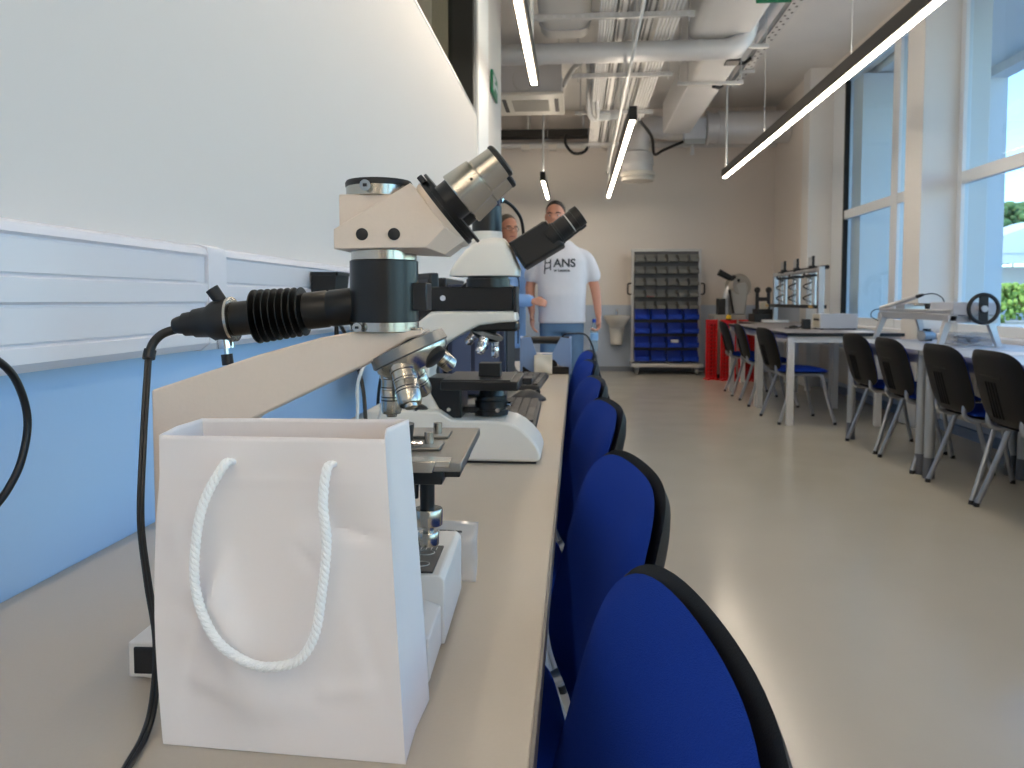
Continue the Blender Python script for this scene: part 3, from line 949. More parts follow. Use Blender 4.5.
keyboard('computer_keyboard', 'dark keyboard lying right behind the white microscope', (-.172, 2.06, .7505), radians(1))
keyboard('computer_keyboard', 'dark keyboard farther along the bench, before the blue grey device', (-.19, 2.88, .7505), radians(-2))
mouse('dark mouse lying at the far end of the nearer keyboard', (-.145, 2.385, .7505), radians(-75))
mouse('dark mouse lying beside the blue grey device', (-.26, 3.145, .7505), radians(-20))


def pc(label, x0, x1, y0, y1, h, m):
    t = thing('computer_tower', label, 'computer', ((x0 + x1) / 2, (y0 + y1) / 2, .7505), 0, 'computers on the bench')
    w, d = (x1 - x0) / 2, (y1 - y0) / 2
    B().box(-w, w, -d, d, .012, h).build('case', m, t, .004)
    b = B()
    b.box(-w * .85, -w * .2, -d - .004, -d, .03, h - .03).box(-w * .05, w * .8, -d - .004, -d, .03, h - .03)
    b.build('rear_panel', mat('computer_panel', (.33, .37, .48), .4), t)
    for sx in (-1, 1):
        for sy in (-1, 1):
            B().cyl((sx * w * .8, sy * d * .8, 0), (sx * w * .8, sy * d * .8, .014), .012, seg=12).build('foot', M_BLACKPL, t)
    B().box(w, w + .004, -d * .8, d * .8, .03, h - .03).build('front_panel', M_BLACKPL, t, .002)
    return t


# monitor standing behind the first microscope
t = thing('computer_monitor', 'black computer monitor standing between the two microscopes by the wall', 'monitor', (-.425, 2.0, .7505), radians(-58))
B().prism([(-.165, .08), (.165, .08), (.16, .375), (-.16, .375)], -.012, .012).build('screen_case', M_BLACKPL, t, .004)
B().box(-.152, .152, -.0135, -.0115, .095, .36).build('screen', M_LABELK, t)
B().box(-.08, .08, .012, .035, .14, .30).build('rear_housing', M_BLACKPL, t, .006)
B().box(-.03, .03, .02, .04, .006, .2).build('stand_neck', M_BLACKPL, t, .003)
B().box(-.10, .10, -.06, .08, 0, .01).build('stand_foot', M_BLACKPL, t, .003)
pc('dark blue computer tower standing behind the white microscope', -.40, -.22, 2.42, 2.80, .36, M_PCBLUE)
pc('black computer tower on the bench close to the wall', -.525, -.41, 2.45, 2.85, .38, M_BLACKPL)

# white cable loop
tag(B().tube(smooth_path([(-.42, 1.30, .755), (-.385, 1.30, .80), (-.372, 1.30, .864), (-.371, 1.30, .915), (-.358, 1.31, .955), (-.345, 1.33, .965), (-.35, 1.4, .90), (-.38, 1.45, .82), (-.44, 1.5, .7545), (-.46, 1.62, .7545), (-.48, 1.75, .7545)], 8), .003, 8).build('white_cable', M_WCABLE), 'thin white cable looping up behind the beige microscope arm', 'cable')
tag(B().tube(smooth_path([(-.42, 1.20, .7545), (-.395, 1.22, .785), (-.375, 1.23, .835), (-.352, 1.24, .848), (-.335, 1.26, .850), (-.32, 1.32, .82), (-.33, 1.4, .7545), (-.38, 1.45, .7545)], 8), .003, 8).build('white_cable', M_WCABLE), 'short white cable loop lying low behind the paper bag', 'cable')
tag(B().tube(smooth_path([(-.52, 1.62, 1.04), (-.47, 1.56, .99), (-.42, 1.5, .90), (-.39, 1.42, .83), (-.37, 1.38, .757), (-.38, 1.3, .7545), (-.42, 1.1, .7545)], 8), .004, 8).build('power_cable', M_CABLE), 'black cable sloping down the blue wall below the black bin', 'cable')

# device with roller handle at the far end of the bench
t = thing('bench_device', 'blue grey tabletop device with a black roller bar and tall side plates', 'device', (-.118, 3.30, .7505))
for x0, x1, pl in ((-.115, -.105, 'L'), (.09, .10, 'R')):
    sd = [(-.05, .0), (.06, .0), (.06, .02), (.05, .06), (.02, .15), (-.02, .158), (-.04, .15), (-.05, .07)]
    B().prism(sd, x0 - .0, x1, 'x').build('side_plate', M_DEVBLUE, t, .002)
B().prism([(-.105, .155), (-.07, .155), (-.025, .03), (-.03, .004), (-.06, .004), (-.105, .035)], -.052, -.047).build('front_plate', M_DEVBLUE, t, .001)
B().prism([(.095, .15), (.055, .155), (.02, .085), (-.02, .085), (-.02, .07), (.03, .06), (.05, .035), (.1, .03)], -.052, -.047).build('front_plate', M_DEVBLUE, t, .001)
B().cyl((-.105, .0, .14), (.09, .0, .14), .016, seg=24).build('roller_bar', M_BLACKPL, t)
B().box(-.105, .09, -.04, .05, 0, .03).build('base', M_BLACK, t, .003)
B().box(-.06, .04, -.03, .04, .03, .06).build('inner_block', M_BLACKPL, t)
B().box(-.09, .03, -.035, .03, .078, .085).build('tray', M_WENAMEL, t, .001)
rows = crumple(10, 10, .075, .085, .009, 9)
b = B()
n = 11
b.add([p for r in rows for p in r], [(i * n + j, i * n + j + 1, (i + 1) * n + j + 1, (i + 1) * n + j) for i in range(10) for j in range(10)])
b.xf(Matrix.Translation((-.135, 3.218, .752)) @ Matrix.Rotation(radians(-20), 4, 'X'))
o = b.build('crumpled_paper', mat('crumpled_paper', (.82, .79, .72), .6))
o.modifiers.new('solid', 'SOLIDIFY').thickness = .0008
tag(o, 'piece of crumpled pale paper leaning against the blue grey device', 'paper')
tag(B().tube(smooth_path([(-0.06, 3.3, 0.9), (-0.046, 3.278, 0.916), (-0.021, 3.295, 0.918), (0.039, 3.343, 0.913), (0.07, 3.39, 0.865), (0.09, 3.39, 0.795), (0.105, 3.39, 0.735), (0.133, 3.39, 0.667), (0.16, 3.39, 0.57), (0.171, 3.39, 0.408), (0.18, 3.39, 0.2), (0.205, 3.39, 0.006), (0.3, 3.4, 0.006)], 8), .004, 8).build('device_cable', M_CABLE), 'black cable arching off the blue grey device towards the floor', 'cable')

# ================================================================== CHAIRS (seat faces local +y)
def sq(a, b_, n):
    m = max(abs(a), abs(b_))
    if m < 1e-6:
        return 0., 0.
    k = m / (abs(a) ** n + abs(b_) ** n) ** (1 / n)
    return a * k, b_ * k


def pillow(W, H, n, tf, tb, place, N=18, edge=5):
    """two-sided cushion; place(u,v,t) maps half-width units and a signed thickness to space"""
    b = B()
    for sgn, th in ((1, tf), (-1, tb)):
        vs, fs = [], []
        for i in range(N + 1):
            for j in range(N + 1):
                a, c = 2 * j / N - 1, 2 * i / N - 1
                u, v = sq(a, c, n)
                r = max(abs(a), abs(c))
                vs.append(place(u * W, v * H, sgn * th * (1 - r ** edge)))
        for i in range(N):
            for j in range(N):
                q = (i * (N + 1) + j, i * (N + 1) + j + 1, (i + 1) * (N + 1) + j + 1, (i + 1) * (N + 1) + j)
                fs.append(q if sgn > 0 else q[::-1])
        b.add(vs, fs)
    return b


TILT = radians(15)


def back_place(off):
    def f(u, v, t):
        # concave across the width, leaning back with height
        y = -.225 - (v + .17) * math.tan(TILT) + .55 * u * u * (1.0) + off + t
        return (u, y, .639 + v)
    return f


def make_chair(label, group):
    t = thing('conference_chair', label, 'chair', (0, 0, 0), 0, group)
    pillow(.235, .215, 4.5, .030, .014, lambda u, v, k: (u, v + .005, .452 + k - .02 * max(0, (v - .1)) * 4 * max(0, v)), 16).build('seat', M_BLUEFAB, t, sharp=60)
    pillow(.228, .208, 4.5, .006, .018, lambda u, v, k: (u, v + .005, .440 + k), 14).build('seat_shell', M_SHELL, t, sharp=60)
    sh = pillow(.236, .182, 4.3, .012, .022, back_place(-.012), 20, 8)
    sh.build('backrest', M_SHELL, t, sharp=50)
    bp_ = back_place(-.012)
    rb = B()
    for x in (-.042, -.014, .014, .042):
        rb.tube([Vector(bp_(x, v, -.0225)) for v in (-.145, -.10, -.05, 0, .03)], .0045, 8)
    rb.tube([Vector(bp_(u, .055, -.0215)) for u in (-.1, -.05, 0, .05, .1)], .004, 8)
    rb.build('shell_ribs', M_SHELL, t)
    pillow(.227, .176, 4.2, .026, .006, back_place(.000), 20, 5).build('back_cushion', M_BLUEFAB, t, sharp=60)
    for sx in (-1, 1):
        for fy in (-1, 1):
            lg = B().tube(smooth_path([(sx * .205, fy * .05 + .02, .425), (sx * .206, fy * .095 + .015, .424), (sx * .2085, fy * .114 + .013, .412), (sx * .2125, fy * .127 + .012, .39), (sx * .2275, fy * .172 + .006, .22), (sx * .252, fy * .235, .012)], 5), .0115, 12, flat=1.25).build('leg', M_SILVER, t)
            B().cyl((sx * .2525, fy * .237, 0), (sx * .251, fy * .234, .022), .0145, .0145, 14).build('foot_cap', M_BLACKPL, lg)
        B().tube(smooth_path([(sx * .155, .06, .424), (sx * .155, -.16, .424), (sx * .155, -.205, .428), (sx * .155, -.234, .446), (sx * .155, -.240, .475), (sx * .155, -.236, .505)], 6), .010, 12, flat=1.3).build('back_support', M_SILVER, t)
    B().tube([(-.205, .08, .424), (.205, .08, .424)], .010).tube([(-.205, -.06, .424), (.205, -.06, .424)], .010).tube([(-.205, -.06, .424), (-.205, .08, .424)], .0115).tube([(.205, -.06, .424), (.205, .08, .424)], .0115).build('under_frame', M_SILVER, t)
    return t


GA = 'blue chairs tucked under the microscope bench'
chair0 = make_chair('nearest blue conference chair at the bench, closest to the camera', GA)
# (backrest x, y, rotation) for the chairs at the bench; they face the wall
near = [(.069, .565, 97, None), (.064, 1.125, 98.5, 'second nearest blue conference chair, tucked behind the closest one'),
        (.054, 1.82, 98, 'third blue conference chair from the camera at the bench'),
        (.040, 2.40, 97, 'fourth blue conference chair from the camera at the bench'),
        (.034, 3.08, 97, 'fifth blue conference chair along the bench, beside the arching black cable'),
        (.044, 3.69, 97, 'last blue conference chair at the far end of the bench')]
for i, (x, y, a, lab) in enumerate(near):
    ra = radians(a)
    # backrest centre is at local (0,-.29)
    loc = Vector((x, y, 0)) - Matrix.Rotation(ra, 3, 'Z') @ Vector((0, -.29, 0))
    if i == 0:
        chair0.location = loc
        chair0.rotation_euler = (0, 0, ra)
    else:
        dup(chair0, loc, ra, lab)
GB = 'blue chairs at the window tables'
for y, a, lab in ((5.77, -88, 'black backed blue chair, farthest of four at the light grey tables'),
                  (5.15, -90, 'black backed blue chair, second farthest of four at the light grey tables'),
                  (4.43, -90, 'black backed blue chair, second nearest of four at the light grey tables'),
                  (3.88, -91, 'black backed blue chair at the right edge of the photo, nearest of the window row')):
    dup(chair0, (2.285, y, 0), radians(a), lab, GB)
for x, y, a, lab in ((1.945, 7.02, -86, 'blue chair with its seat seen side on at the dark topped table corner'),
                     (1.96, 8.12, -92, 'blue chair in the middle of the dark topped tables'),
                     (1.96, 8.95, -92, 'blue chair farthest away at the dark topped tables, beside the red panels')):
    dup(chair0, (x, y, 0), radians(a), lab, GB)

# ================================================================== TABLES
def table(label, x0, x1, y0, y1, h, top, edge, leg, lx0, lx1, inset, rnd_legs, group):
    t = thing('laboratory_table', label, 'table', ((x0 + x1) / 2, (y0 + y1) / 2, 0), 0, group)
    cx, cy = (x0 + x1) / 2, (y0 + y1) / 2
    w, d = (x1 - x0) / 2, (y1 - y0) / 2
    B().box(-w + .003, w - .003, -d + .003, d - .003, h - .028, h).build('tabletop', top, t, .001)
    B().box(-w, w, -d, -d + .003, h - .028, h - .0005).box(-w, w, d - .003, d, h - .028, h - .0005).box(-w, -w + .003, -d, d, h - .028, h - .0005).box(w - .003, w, -d, d, h - .028, h - .0005).build('edge_band', edge, t)
    a, c = lx0 - cx, lx1 - cx
    ya, yb = -d + inset, d - inset
    B().box(a, c, ya - .012, ya + .012, h - .085, h - .028).box(a, c, yb - .012, yb + .012, h - .085, h - .028).box(a - .012, a + .012, ya, yb, h - .085, h - .028).box(c - .012, c + .012, ya, yb, h - .085, h - .028).build('frame', leg, t)
    for lx in (a, c):
        for ly in (ya, yb):
            if rnd_legs:
                lg = B().cyl((lx, ly, .01), (lx, ly, h - .03), .029, seg=24).build('leg', leg, t)
                B().cyl((lx, ly, 0), (lx, ly, .125), .033, .031, 24).build('leg_boot', M_BOOT, lg)
            else:
                B().box(lx - .026, lx + .026, ly - .026, ly + .026, 0, h - .03).build('leg', leg, t, .003)
    return t


GT = 'light grey window tables'
table('light grey table on round legs carrying the long aluminium rig', 2.05, 2.93, 4.86, 6.17, .76, M_TABLEGREY, M_TLEGG, M_TLEGG, 2.10, 2.63, .05, True, GT)
table('light grey table on round legs at the right edge of the photo', 2.05, 2.93, 3.50, 4.84, .76, M_TABLEGREY, M_TLEGG, M_TLEGG, 2.10, 2.63, .05, True, GT)
GD = 'dark topped window tables'
table('dark topped table with square white legs, carrying the grey power unit', 1.77, 2.72, 6.71, 7.885, .785, M_TABLEDARK, M_TABLEEDGE, M_TLEG, 1.81, 2.53, .04, False, GD)
table('dark topped table with square white legs, second of three from the camera', 1.77, 2.72, 7.90, 9.265, .785, M_TABLEDARK, M_TABLEEDGE, M_TLEG, 1.81, 2.53, .04, False, GD)
table('dark topped table in the far right corner, under the black instrument', 2.10, 2.78, 9.29, 10.30, .785, M_TABLEDARK, M_TABLEEDGE, M_TLEG, 2.15, 2.70, .04, False, GD)

# long aluminium rig with handwheel
t = thing('aluminium_rig', 'long aluminium profile rig with a black handwheel on the light grey table', 'rig', (2.515, 5.64, .7605))
Lh = .66
for x in (-.16, -.05):
    B().box(x, x + .045, -.5, Lh, .165, .21).box(x, x + .045, -.5, Lh, .215, .235).build('long_rail', M_ALU, t, .003)
for x in (.05, .095):
    B().box(x, x + .03, -.5, Lh, .19, .22).build('long_rail', M_ALU, t, .003)
B().box(-.17, .13, Lh - .05, Lh, .155, .20).box(-.17, .13, -.5, -.44, .155, .20).build('cross_rail', M_ALU, t, .003)
for sx in (-1, 1):
    for yy, dy in ((-.44, .10), (Lh - .06, -.06)):
        x = -.14 if sx < 0 else .10
        B().rings([[(x - .02, yy - .02, .19), (x + .025, yy - .02, .19), (x + .025, yy + .025, .19), (x - .02, yy + .025, .19)],
                   [(x + sx * .06 - .016, yy - dy * .2 - .016, .004), (x + sx * .06 + .016, yy - dy * .2 - .016, .004), (x + sx * .06 + .016, yy - dy * .2 + .016, .004), (x + sx * .06 - .016, yy - dy * .2 + .016, .004)]]).box(x + sx * .06 - .03, x + sx * .06 + .03, yy - dy * .2 - .025, yy - dy * .2 + .025, 0, .006).build('leg', M_ALU, t)
B().box(-.15, .12, -.52, -.20, .205, .285).build('gear_block', M_DEVGREY, t, .004)
B().box(-.06, .10, Lh - .22, Lh - .06, .22, .27).build('slide_block', M_ALU, t, .003)
B().cyl((.02, -.2, .265), (.02, Lh - .1, .265), .012).build('lead_screw', M_STEEL, t)
hw = B().tube([(.0 + .088 * cos(a), -.585, .245 + .088 * sin(a)) for a in [2 * pi * i / 40 for i in range(40)]], .012, 12, closed=True)
hw.box(-.025, .025, -.592, -.576, .16, .33)
hw = hw.build('handwheel', M_BLACKPL, t)
B().cyl((.0, -.603, .245), (.0, -.52, .245), .02, .018, 20).build('wheel_hub', M_ALU, hw)
B().tube([(-.155, Lh - .02, .235), (-.02, Lh - .34, .325)], .016, 14).build('diagonal_rod', M_ALU, t)
B().cyl((-.02, Lh - .34, .325), (.0, Lh - .39, .337), .014, .01).build('rod_handle', M_BLACKPL, t)
B().tube(smooth_path([(0, Lh - .39, .337), (.05, Lh - .45, .345), (.09, Lh - .5, .31), (.1, Lh - .5, .25), (.1, Lh - .46, .20)], 6), .004, 8).build('rig_cable', M_CABLE, t)
B().tube(smooth_path([(-.16, Lh, .23), (-.2, Lh + .02, .215), (-.21, Lh + .02, .17), (-.17, Lh - .02, .14)], 6), .004, 8).build('rig_cable', M_CABLE, t)
B().cyl((-.03, .12, .236), (-.03, .12, .275), .016, .02, 16).cyl((.04, -.08, .236), (.04, -.08, .265), .02, .012, 16).build('clamp_knob', M_BLACKPL, t)

t = thing('electric_motor', 'small grey motor lying on the table under the aluminium rig', 'motor', (2.56, 5.93, .7605), radians(20))
B().lathe([(-.06, .03), (-.055, .038), (.03, .038), (.035, .03), (.06, .028), (.062, .01), (.085, .01)], (0, 0, .038), (1, .1, 0), 24).build('motor_body', M_GREYMETAL, t)
B().box(-.03, .02, -.03, .03, 0, .02).build('foot_plate', M_DARKMETAL, t)
B().box(-.02, .02, -.02, .02, .07, .09).build('terminal_box', M_BLACKPL, t, .002)
t = thing('clear_box', 'clear plastic box of cables on the table under the rig', 'box', (2.60, 5.42, .7605))
b = B()
for a_ in (((-.11, .11, -.1, -.097, 0, .085)), ((-.11, .11, .097, .1, 0, .085)), ((-.11, -.107, -.1, .1, 0, .085)), ((.107, .11, -.1, .1, 0, .085)), ((-.11, .11, -.1, .1, 0, .003))):
    b.box(*a_)
b.build('box_body', M_CLEAR, t)
rnd = random.Random(2)
for k, mm in enumerate((M_CABLE, M_WCABLE, M_DEVBLUE)):
    tag(B().tube(smooth_path([(2.60 + rnd.uniform(-.085, .085), 5.42 + rnd.uniform(-.08, .08), .77 + rnd.uniform(0, .055)) for _ in range(12)], 6), .004, 6).build('coiled_cable', mm),
        ['black', 'white', 'blue grey'][k] + ' cable coiled inside the clear plastic box', 'cable')
# sheets and box near the window
for x, y, r_, lab in ((2.45, 6.98, 8, 'white paper sheet on the dark table corner nearest the window'), (2.42, 4.55, -6, 'white paper sheet lying on the nearer light grey table')):
    tag(B().box(-.105, .105, -.148, .148, 0, .0012).xf(Matrix.Translation((x, y, .786 if y > 6.5 else .761)) @ Matrix.Rotation(radians(r_), 4, 'Z')).build('paper_sheet', M_WHITE), lab, 'paper')

# power unit on dark table
t = thing('power_unit', 'light grey metal power unit on the dark topped table', 'instrument', (2.43, 7.62, .7855))
B().box(-.15, .19, -.11, .13, .008, .145).build('case', M_DEVGREY, t, .004)
B().box(-.155, -.148, -.10, .12, .014, .14).build('side_panel', mat('panel_cream', (.80, .78, .72), .4), t)
for k in range(4):
    B().cyl((-.154, -.08 + .045 * k, .09), (-.162, -.08 + .045 * k, .09), .011, seg=12).build('socket', M_LABELK, t)
for sx in (-.13, .17):
    for sy in (-.09, .11):
        B().cyl((sx, sy, 0), (sx, sy, .01), .012, seg=10).build('foot', M_BLACKPL, t)
t = thing('power_adaptor', 'black plug-in adaptor standing by the light grey power unit', 'adaptor', (2.175, 7.60, .7855))
B().box(-.035, .035, -.04, .04, 0, .095).build('case', M_BLACKPL, t, .006)
B().tube(smooth_path([(-.03, 0, .03), (-.08, -.02, .012), (-.14, .03, .006), (-.17, .1, .006)], 6), .005, 8).build('lead', M_CABLE, t)
t = thing('round_puck', 'small black round puck lying on the dark tabletop', 'puck', (2.13, 7.86, .7855))
B().lathe([(0, .038), (.004, .042), (.018, .042), (.022, .036), (.022, 0)], seg=28).build('body', M_BLACKPL, t)
B().lathe([(.022, .02), (.026, .018), (.026, 0)], seg=20).build('top_button', M_DARKMETAL, t)

# three-dispenser frame on the far tables (runs along the room)
t = thing('dispenser_frame', 'silver frame holding three upright glass dispensers on the far table', 'laboratory frame', (2.44, 8.9, .7855))
y0, y1 = -.95, 1.0
for yy, x in ((y0, -.03), (y1, .02)):
    B().box(x - .028, x + .028, yy - .028, yy + .028, .02, .605).build('post', M_ALU, t, .004)
    B().box(x - .16, x + .16, yy - .04, yy + .04, 0, .03).build('foot', M_WENAMEL, t, .004)
B().cyl((-.03, y0 - .03, .575), (.02, y1 + .03, .575), .022, seg=20).build('top_bar', M_ALU, t)
B().cyl((.03, y0, .60), (.06, y1, .60), .022, seg=16).build('rear_bar', M_BLACKPL, t)
B().rings([[(-.09, y0, .19), (.03, y0, .19), (.03, y0, .225), (-.09, y0, .225)], [(-.05, y1, .19), (.08, y1, .19), (.08, y1, .225), (-.05, y1, .225)]]).build('shelf', M_BLACK, t)
for yy in (y0 + .12, y1 - .04):
    B().box(-.096, -.088, yy - .06, yy + .06, .195, .22).build('shelf_lamp', mat('amber_label', (.85, .72, .45), .4), t)
for k, yy in enumerate((-.55, .02, .55)):
    d = B().cyl((0, yy - .09, .225), (0, yy - .09, .57), .02, seg=16).cyl((0, yy + .09, .225), (0, yy + .09, .57), .02, seg=16).build('dispenser', M_ALU, t)
    B().cyl((-.015, yy, .235), (-.015, yy, .56), .035, seg=20).build('glass_column', M_CLEAR, d)
    pts = []
    for i in range(60):
        f = i / 59
        pts.append((-.03 + .05 * cos(16 * f), yy + .06 * sin(16 * f), .24 + .31 * f))
    B().tube(pts, .008, 8).build('coil', M_DARKMETAL, d)
    B().box(-.05, .05, yy - .12, yy + .12, .515, .54).build('holder_plate', M_BLACKPL, d, .002)
    B().box(-.03, .03, yy - .035, yy + .035, .585, .63).box(-.012, .012, yy - .05, yy - .02, .62, .73).build('clamp', M_BLACKPL, t, .003)
    B().box(-.02, -.013, yy - .02, yy + .06, .61, .72).build('clamp_plate', M_ALU, t, .002)

# black instrument in the corner
t = thing('black_instrument', 'black bench instrument with two upright knobs in the far right corner', 'instrument', (2.38, 10.125, .7855))
B().box(-.16, .12, -.18, .18, 0, .10).box(-.12, .08, -.14, .14, .10, .16).build('base', M_BLACKPL, t, .006)
for x in (-.09, .05):
    k = B().cyl((x, 0, .16), (x, 0, .38), .022, seg=16).build('column', M_DARKMETAL, t)
    B().ball((x, 0, .40), .04, 14, 8).build('knob', M_BLACKPL, k)
B().box(-.10, .06, -.03, .03, .26, .31).build('cross_head', M_DARKMETAL, t, .004)
B().cyl((-.02, -.03, .20), (-.02, -.10, .20), .05, seg=20).build('dial', mat('dial_cream', (.75, .72, .64), .4), t)

# profile projector in the corner
t = thing('measuring_projector', 'tall grey floor standing measuring machine with a black camera on top', 'machine', (2.12, 10.95, 0))
B().box(-.30, .18, -.28, .28, 0, .06).build('plinth', M_DARKMETAL, t, .004)
B().box(-.26, .16, -.24, .24, .06, .86).build('cabinet', mat('machine_grey', (.62, .61, .59), .45), t, .01)
B().prism([(-.02, .86), (.16, .86), (.20, 1.22), (.16, 1.30), (-.02, 1.27)], -.18, .18).build('column', mat('machine_grey', (.6, .6, .6), .45), t, .02, 3)
B().lathe([(-.16, .12), (-.12, .16), (.0, .17), (.06, .13)], (.10, -.1, 1.25), (.3, -1, .1), 28).build('projection_hood', mat('machine_light', (.58, .56, .53), .45), t)
B().tube(smooth_path([(-.08, -.1, .86), (-.09, -.1, 1.05), (-.04, -.1, 1.22), (.02, -.1, 1.3)], 6), .05, 14).build('swan_neck', M_ALU, t)
B().box(-.20, -.10, -.18, -.02, .86, 1.08).build('focus_tower', M_BLACKPL, t, .006)
B().cyl((-.19, -.12, 1.44), (-.02, -.12, 1.35), .045, .04, 18).cyl((-.02, -.12, 1.355), (.08, -.12, 1.31), .055, .05, 18).build('camera', M_BLACKPL, t)
B().tube([(.0, -.2, .88), (-.06, -.2, 1.2)], .015, 10).build('support_rod', M_BLACKPL, t)


# red perforated panels in front of the machine
def red_panel(label, loc, w, rot):
    t = thing('perforated_panel', label, 'plastic panel', loc, rot, 'red perforated panels by the end wall')
    h = .80
    b = B().box(-w, w, -.018, .018, 0, .03).box(-w, w, -.018, .018, h - .06, h).box(-w, -w + .02, -.018, .018, 0, h).box(w - .02, w, -.018, .018, 0, h)
    b.build('frame', M_RED, t, .003)
    b = B()
    nx = max(2, int(2 * w / .05))
    for i in range(nx):
        x = -w + .02 + (2 * w - .04) * (i + .5) / nx
        b.box(x - .008, x + .008, -.012, .012, .02, h - .05)
    for k in range(15):
        z = .04 + k * (h - .1) / 14
        b.box(-w + .01, w - .01, -.012, .012, z, z + .018)
    b.build('grid', M_RED, t)
    B().box(-w * .9, w * .9, .012, .016, .02, h - .03).build('backing', mat('red_backing', (.62, .07, .08), .5), t)
    for sx in (-1, 1):
        B().box(sx * w * .8 - .02, sx * w * .8 + .02, -.08, .08, 0, .02).build('foot', M_RED, t)
    return t


red_panel('red perforated plastic panel standing edge on beside the bin rack', (1.80, 10.55, .0), .075, radians(8))
red_panel('red perforated plastic panel in the middle of the red row', (2.00, 10.45, .0), .10, 0)
red_panel('red perforated plastic panel at the right end of the red row', (2.23, 10.42, .0), .10, 0)
t = thing('yellow_knob', 'small yellow knob cap sitting on top of the red panels', 'knob', (2.0, 10.45, .80))  # plain yellow knob, not a lamp
B().lathe([(0, .03), (.02, .036), (.05, .03), (.07, .012), (.072, 0)], seg=18).build('dome', M_YELLOW, t)
B().lathe([(-.0, .034), (.01, .036), (.012, .03)], seg=18).build('base_ring', M_BLACKPL, t)

# ================================================================== BIN RACK
rk = thing('bin_rack', 'tall wheeled louvred rack of storage bins against the end wall', 'rack', (1.29, 11.40, 0))
B().box(-.49, .49, .0, .02, .20, 1.76).build('louvre_panel', mat('shaded_rack_panel', (.34, .34, .35), .5), rk)  # panel darkened: shade between the bins is put into its colour
for s in (-1, 1):
    B().box(s * .475 - .018, s * .475 + .018, -.02, .04, .15, 1.78).build('post', M_TRAY, rk, .003)
    B().tube(smooth_path([(s * .49, .0, 1.14), (s * .53, 0, 1.145), (s * .545, 0, 1.17), (s * .545, 0, 1.27), (s * .53, 0, 1.295), (s * .49, 0, 1.30)], 5), .011, 10).build('push_handle', M_BLACKPL, rk)
B().box(-.50, .50, -.025, .04, 1.755, 1.79).build('top_bar', M_TRAY, rk, .003)
B().box(-.51, .51, -.24, .20, .105, .155).build('base_plate', M_TRAY, rk, .004)
for sx in (-1, 1):
    for sy in (-.18, .14):
        c = B().box(sx * .42 - .03, sx * .42 + .03, sy - .03, sy + .03, .09, .107).box(sx * .42 - .022, sx * .42 - .018, sy - .02, sy + .02, .03, .1).box(sx * .42 + .018, sx * .42 + .022, sy - .02, sy + .02, .03, .1).build('caster', M_ALU, rk)
        B().cyl((sx * .42 - .015, sy, .045), (sx * .42 + .015, sy, .045), .045, seg=24).build('wheel', mat('caster_wheel', (.6, .6, .6), .5), c)


def bin_mesh(w, d, h, m, name):
    b = B()
    t = .004
    sd = [(0, 0), (-d * .88, 0), (-d, h * .46), (-d * .62, h * .56), (-d * .40, h), (0, h)]
    b.prism(sd, -w, -w + t, 'x').prism(sd, w - t, w, 'x')
    b.box(-w, w, -d * .88, 0, 0, t).box(-w, w, -t, 0, 0, h)
    b.prism([(-d * .88, 0), (-d, h * .46), (-d + t, h * .46), (-d * .88 + t, 0)], -w, w, 'x')
    b.box(-w - .003, w + .003, -.012, 0, h - .01, h)
    b.box(-w * .6, w * .6, -d * .985 - .003, -d * .94, h * .12, h * .34)
    return b.mesh(name, m)


ORD = ['leftmost', 'second from left', 'third from left', 'third from right', 'second from right', 'rightmost']
ROW = ['top', 'second', 'third', 'fourth', 'fifth']
RB = ['top', 'second', 'third', 'bottom']
mg, mb = bin_mesh(.067, .14, .108, M_BING, 'grey_bin'), bin_mesh(.104, .20, .15, M_BINB, 'blue_bin')
for r in range(5):
    for c in range(6):
        o = bpy.data.objects.new('grey_bin', mg)
        COL.objects.link(o)
        o.location = (1.29 + (-.3825 + c * .153), 11.398, 1.605 - r * .168)
        tag(o, 'small grey bin, %s in the %s grey row of the wheeled rack' % (ORD[c], ROW[r]), 'storage bin', 'grey bins on the rack')
OB = ['leftmost', 'second from left', 'second from right', 'rightmost']
for r in range(4):
    for c in range(4):
        o = bpy.data.objects.new('blue_bin', mb)
        COL.objects.link(o)
        o.location = (1.29 + (-.345 + c * .23), 11.398, .785 - r * .2)
        tag(o, 'large blue bin, %s in the %s blue row of the wheeled rack' % (OB[c], RB[r]), 'storage bin', 'blue bins on the rack')
tag(B().box(-.05, .05, -.05, .05, 0, .03).xf(Matrix.Translation((1.0605, 11.318, 1.107))).build('red_parts', M_RED, bevel=.004), 'flat red part lying in a grey bin of the rack', 'part')
tag(B().box(-.05, .05, -.045, .045, 0, .10).xf(Matrix.Translation((1.405, 11.275, .392))).build('small_carton', M_TENT, bevel=.003), 'small white carton standing in a blue bin of the rack', 'carton')

# ================================================================== SINK
t = thing('wash_basin', 'white ceramic wash basin on the end wall left of the rack', 'sink', (.60, YB, .835))
b = B()


def basin_ring(rx, ry, z, n=36):
    # D-shape, flat at the wall (y=0)
    return [(rx * sin(2 * pi * j / n), -ry * .5 - ry * .5 * cos(2 * pi * j / n) if cos(2 * pi * j / n) > -.0 else -ry * .5 * (1 + cos(2 * pi * j / n)), z) for j in range(n)]


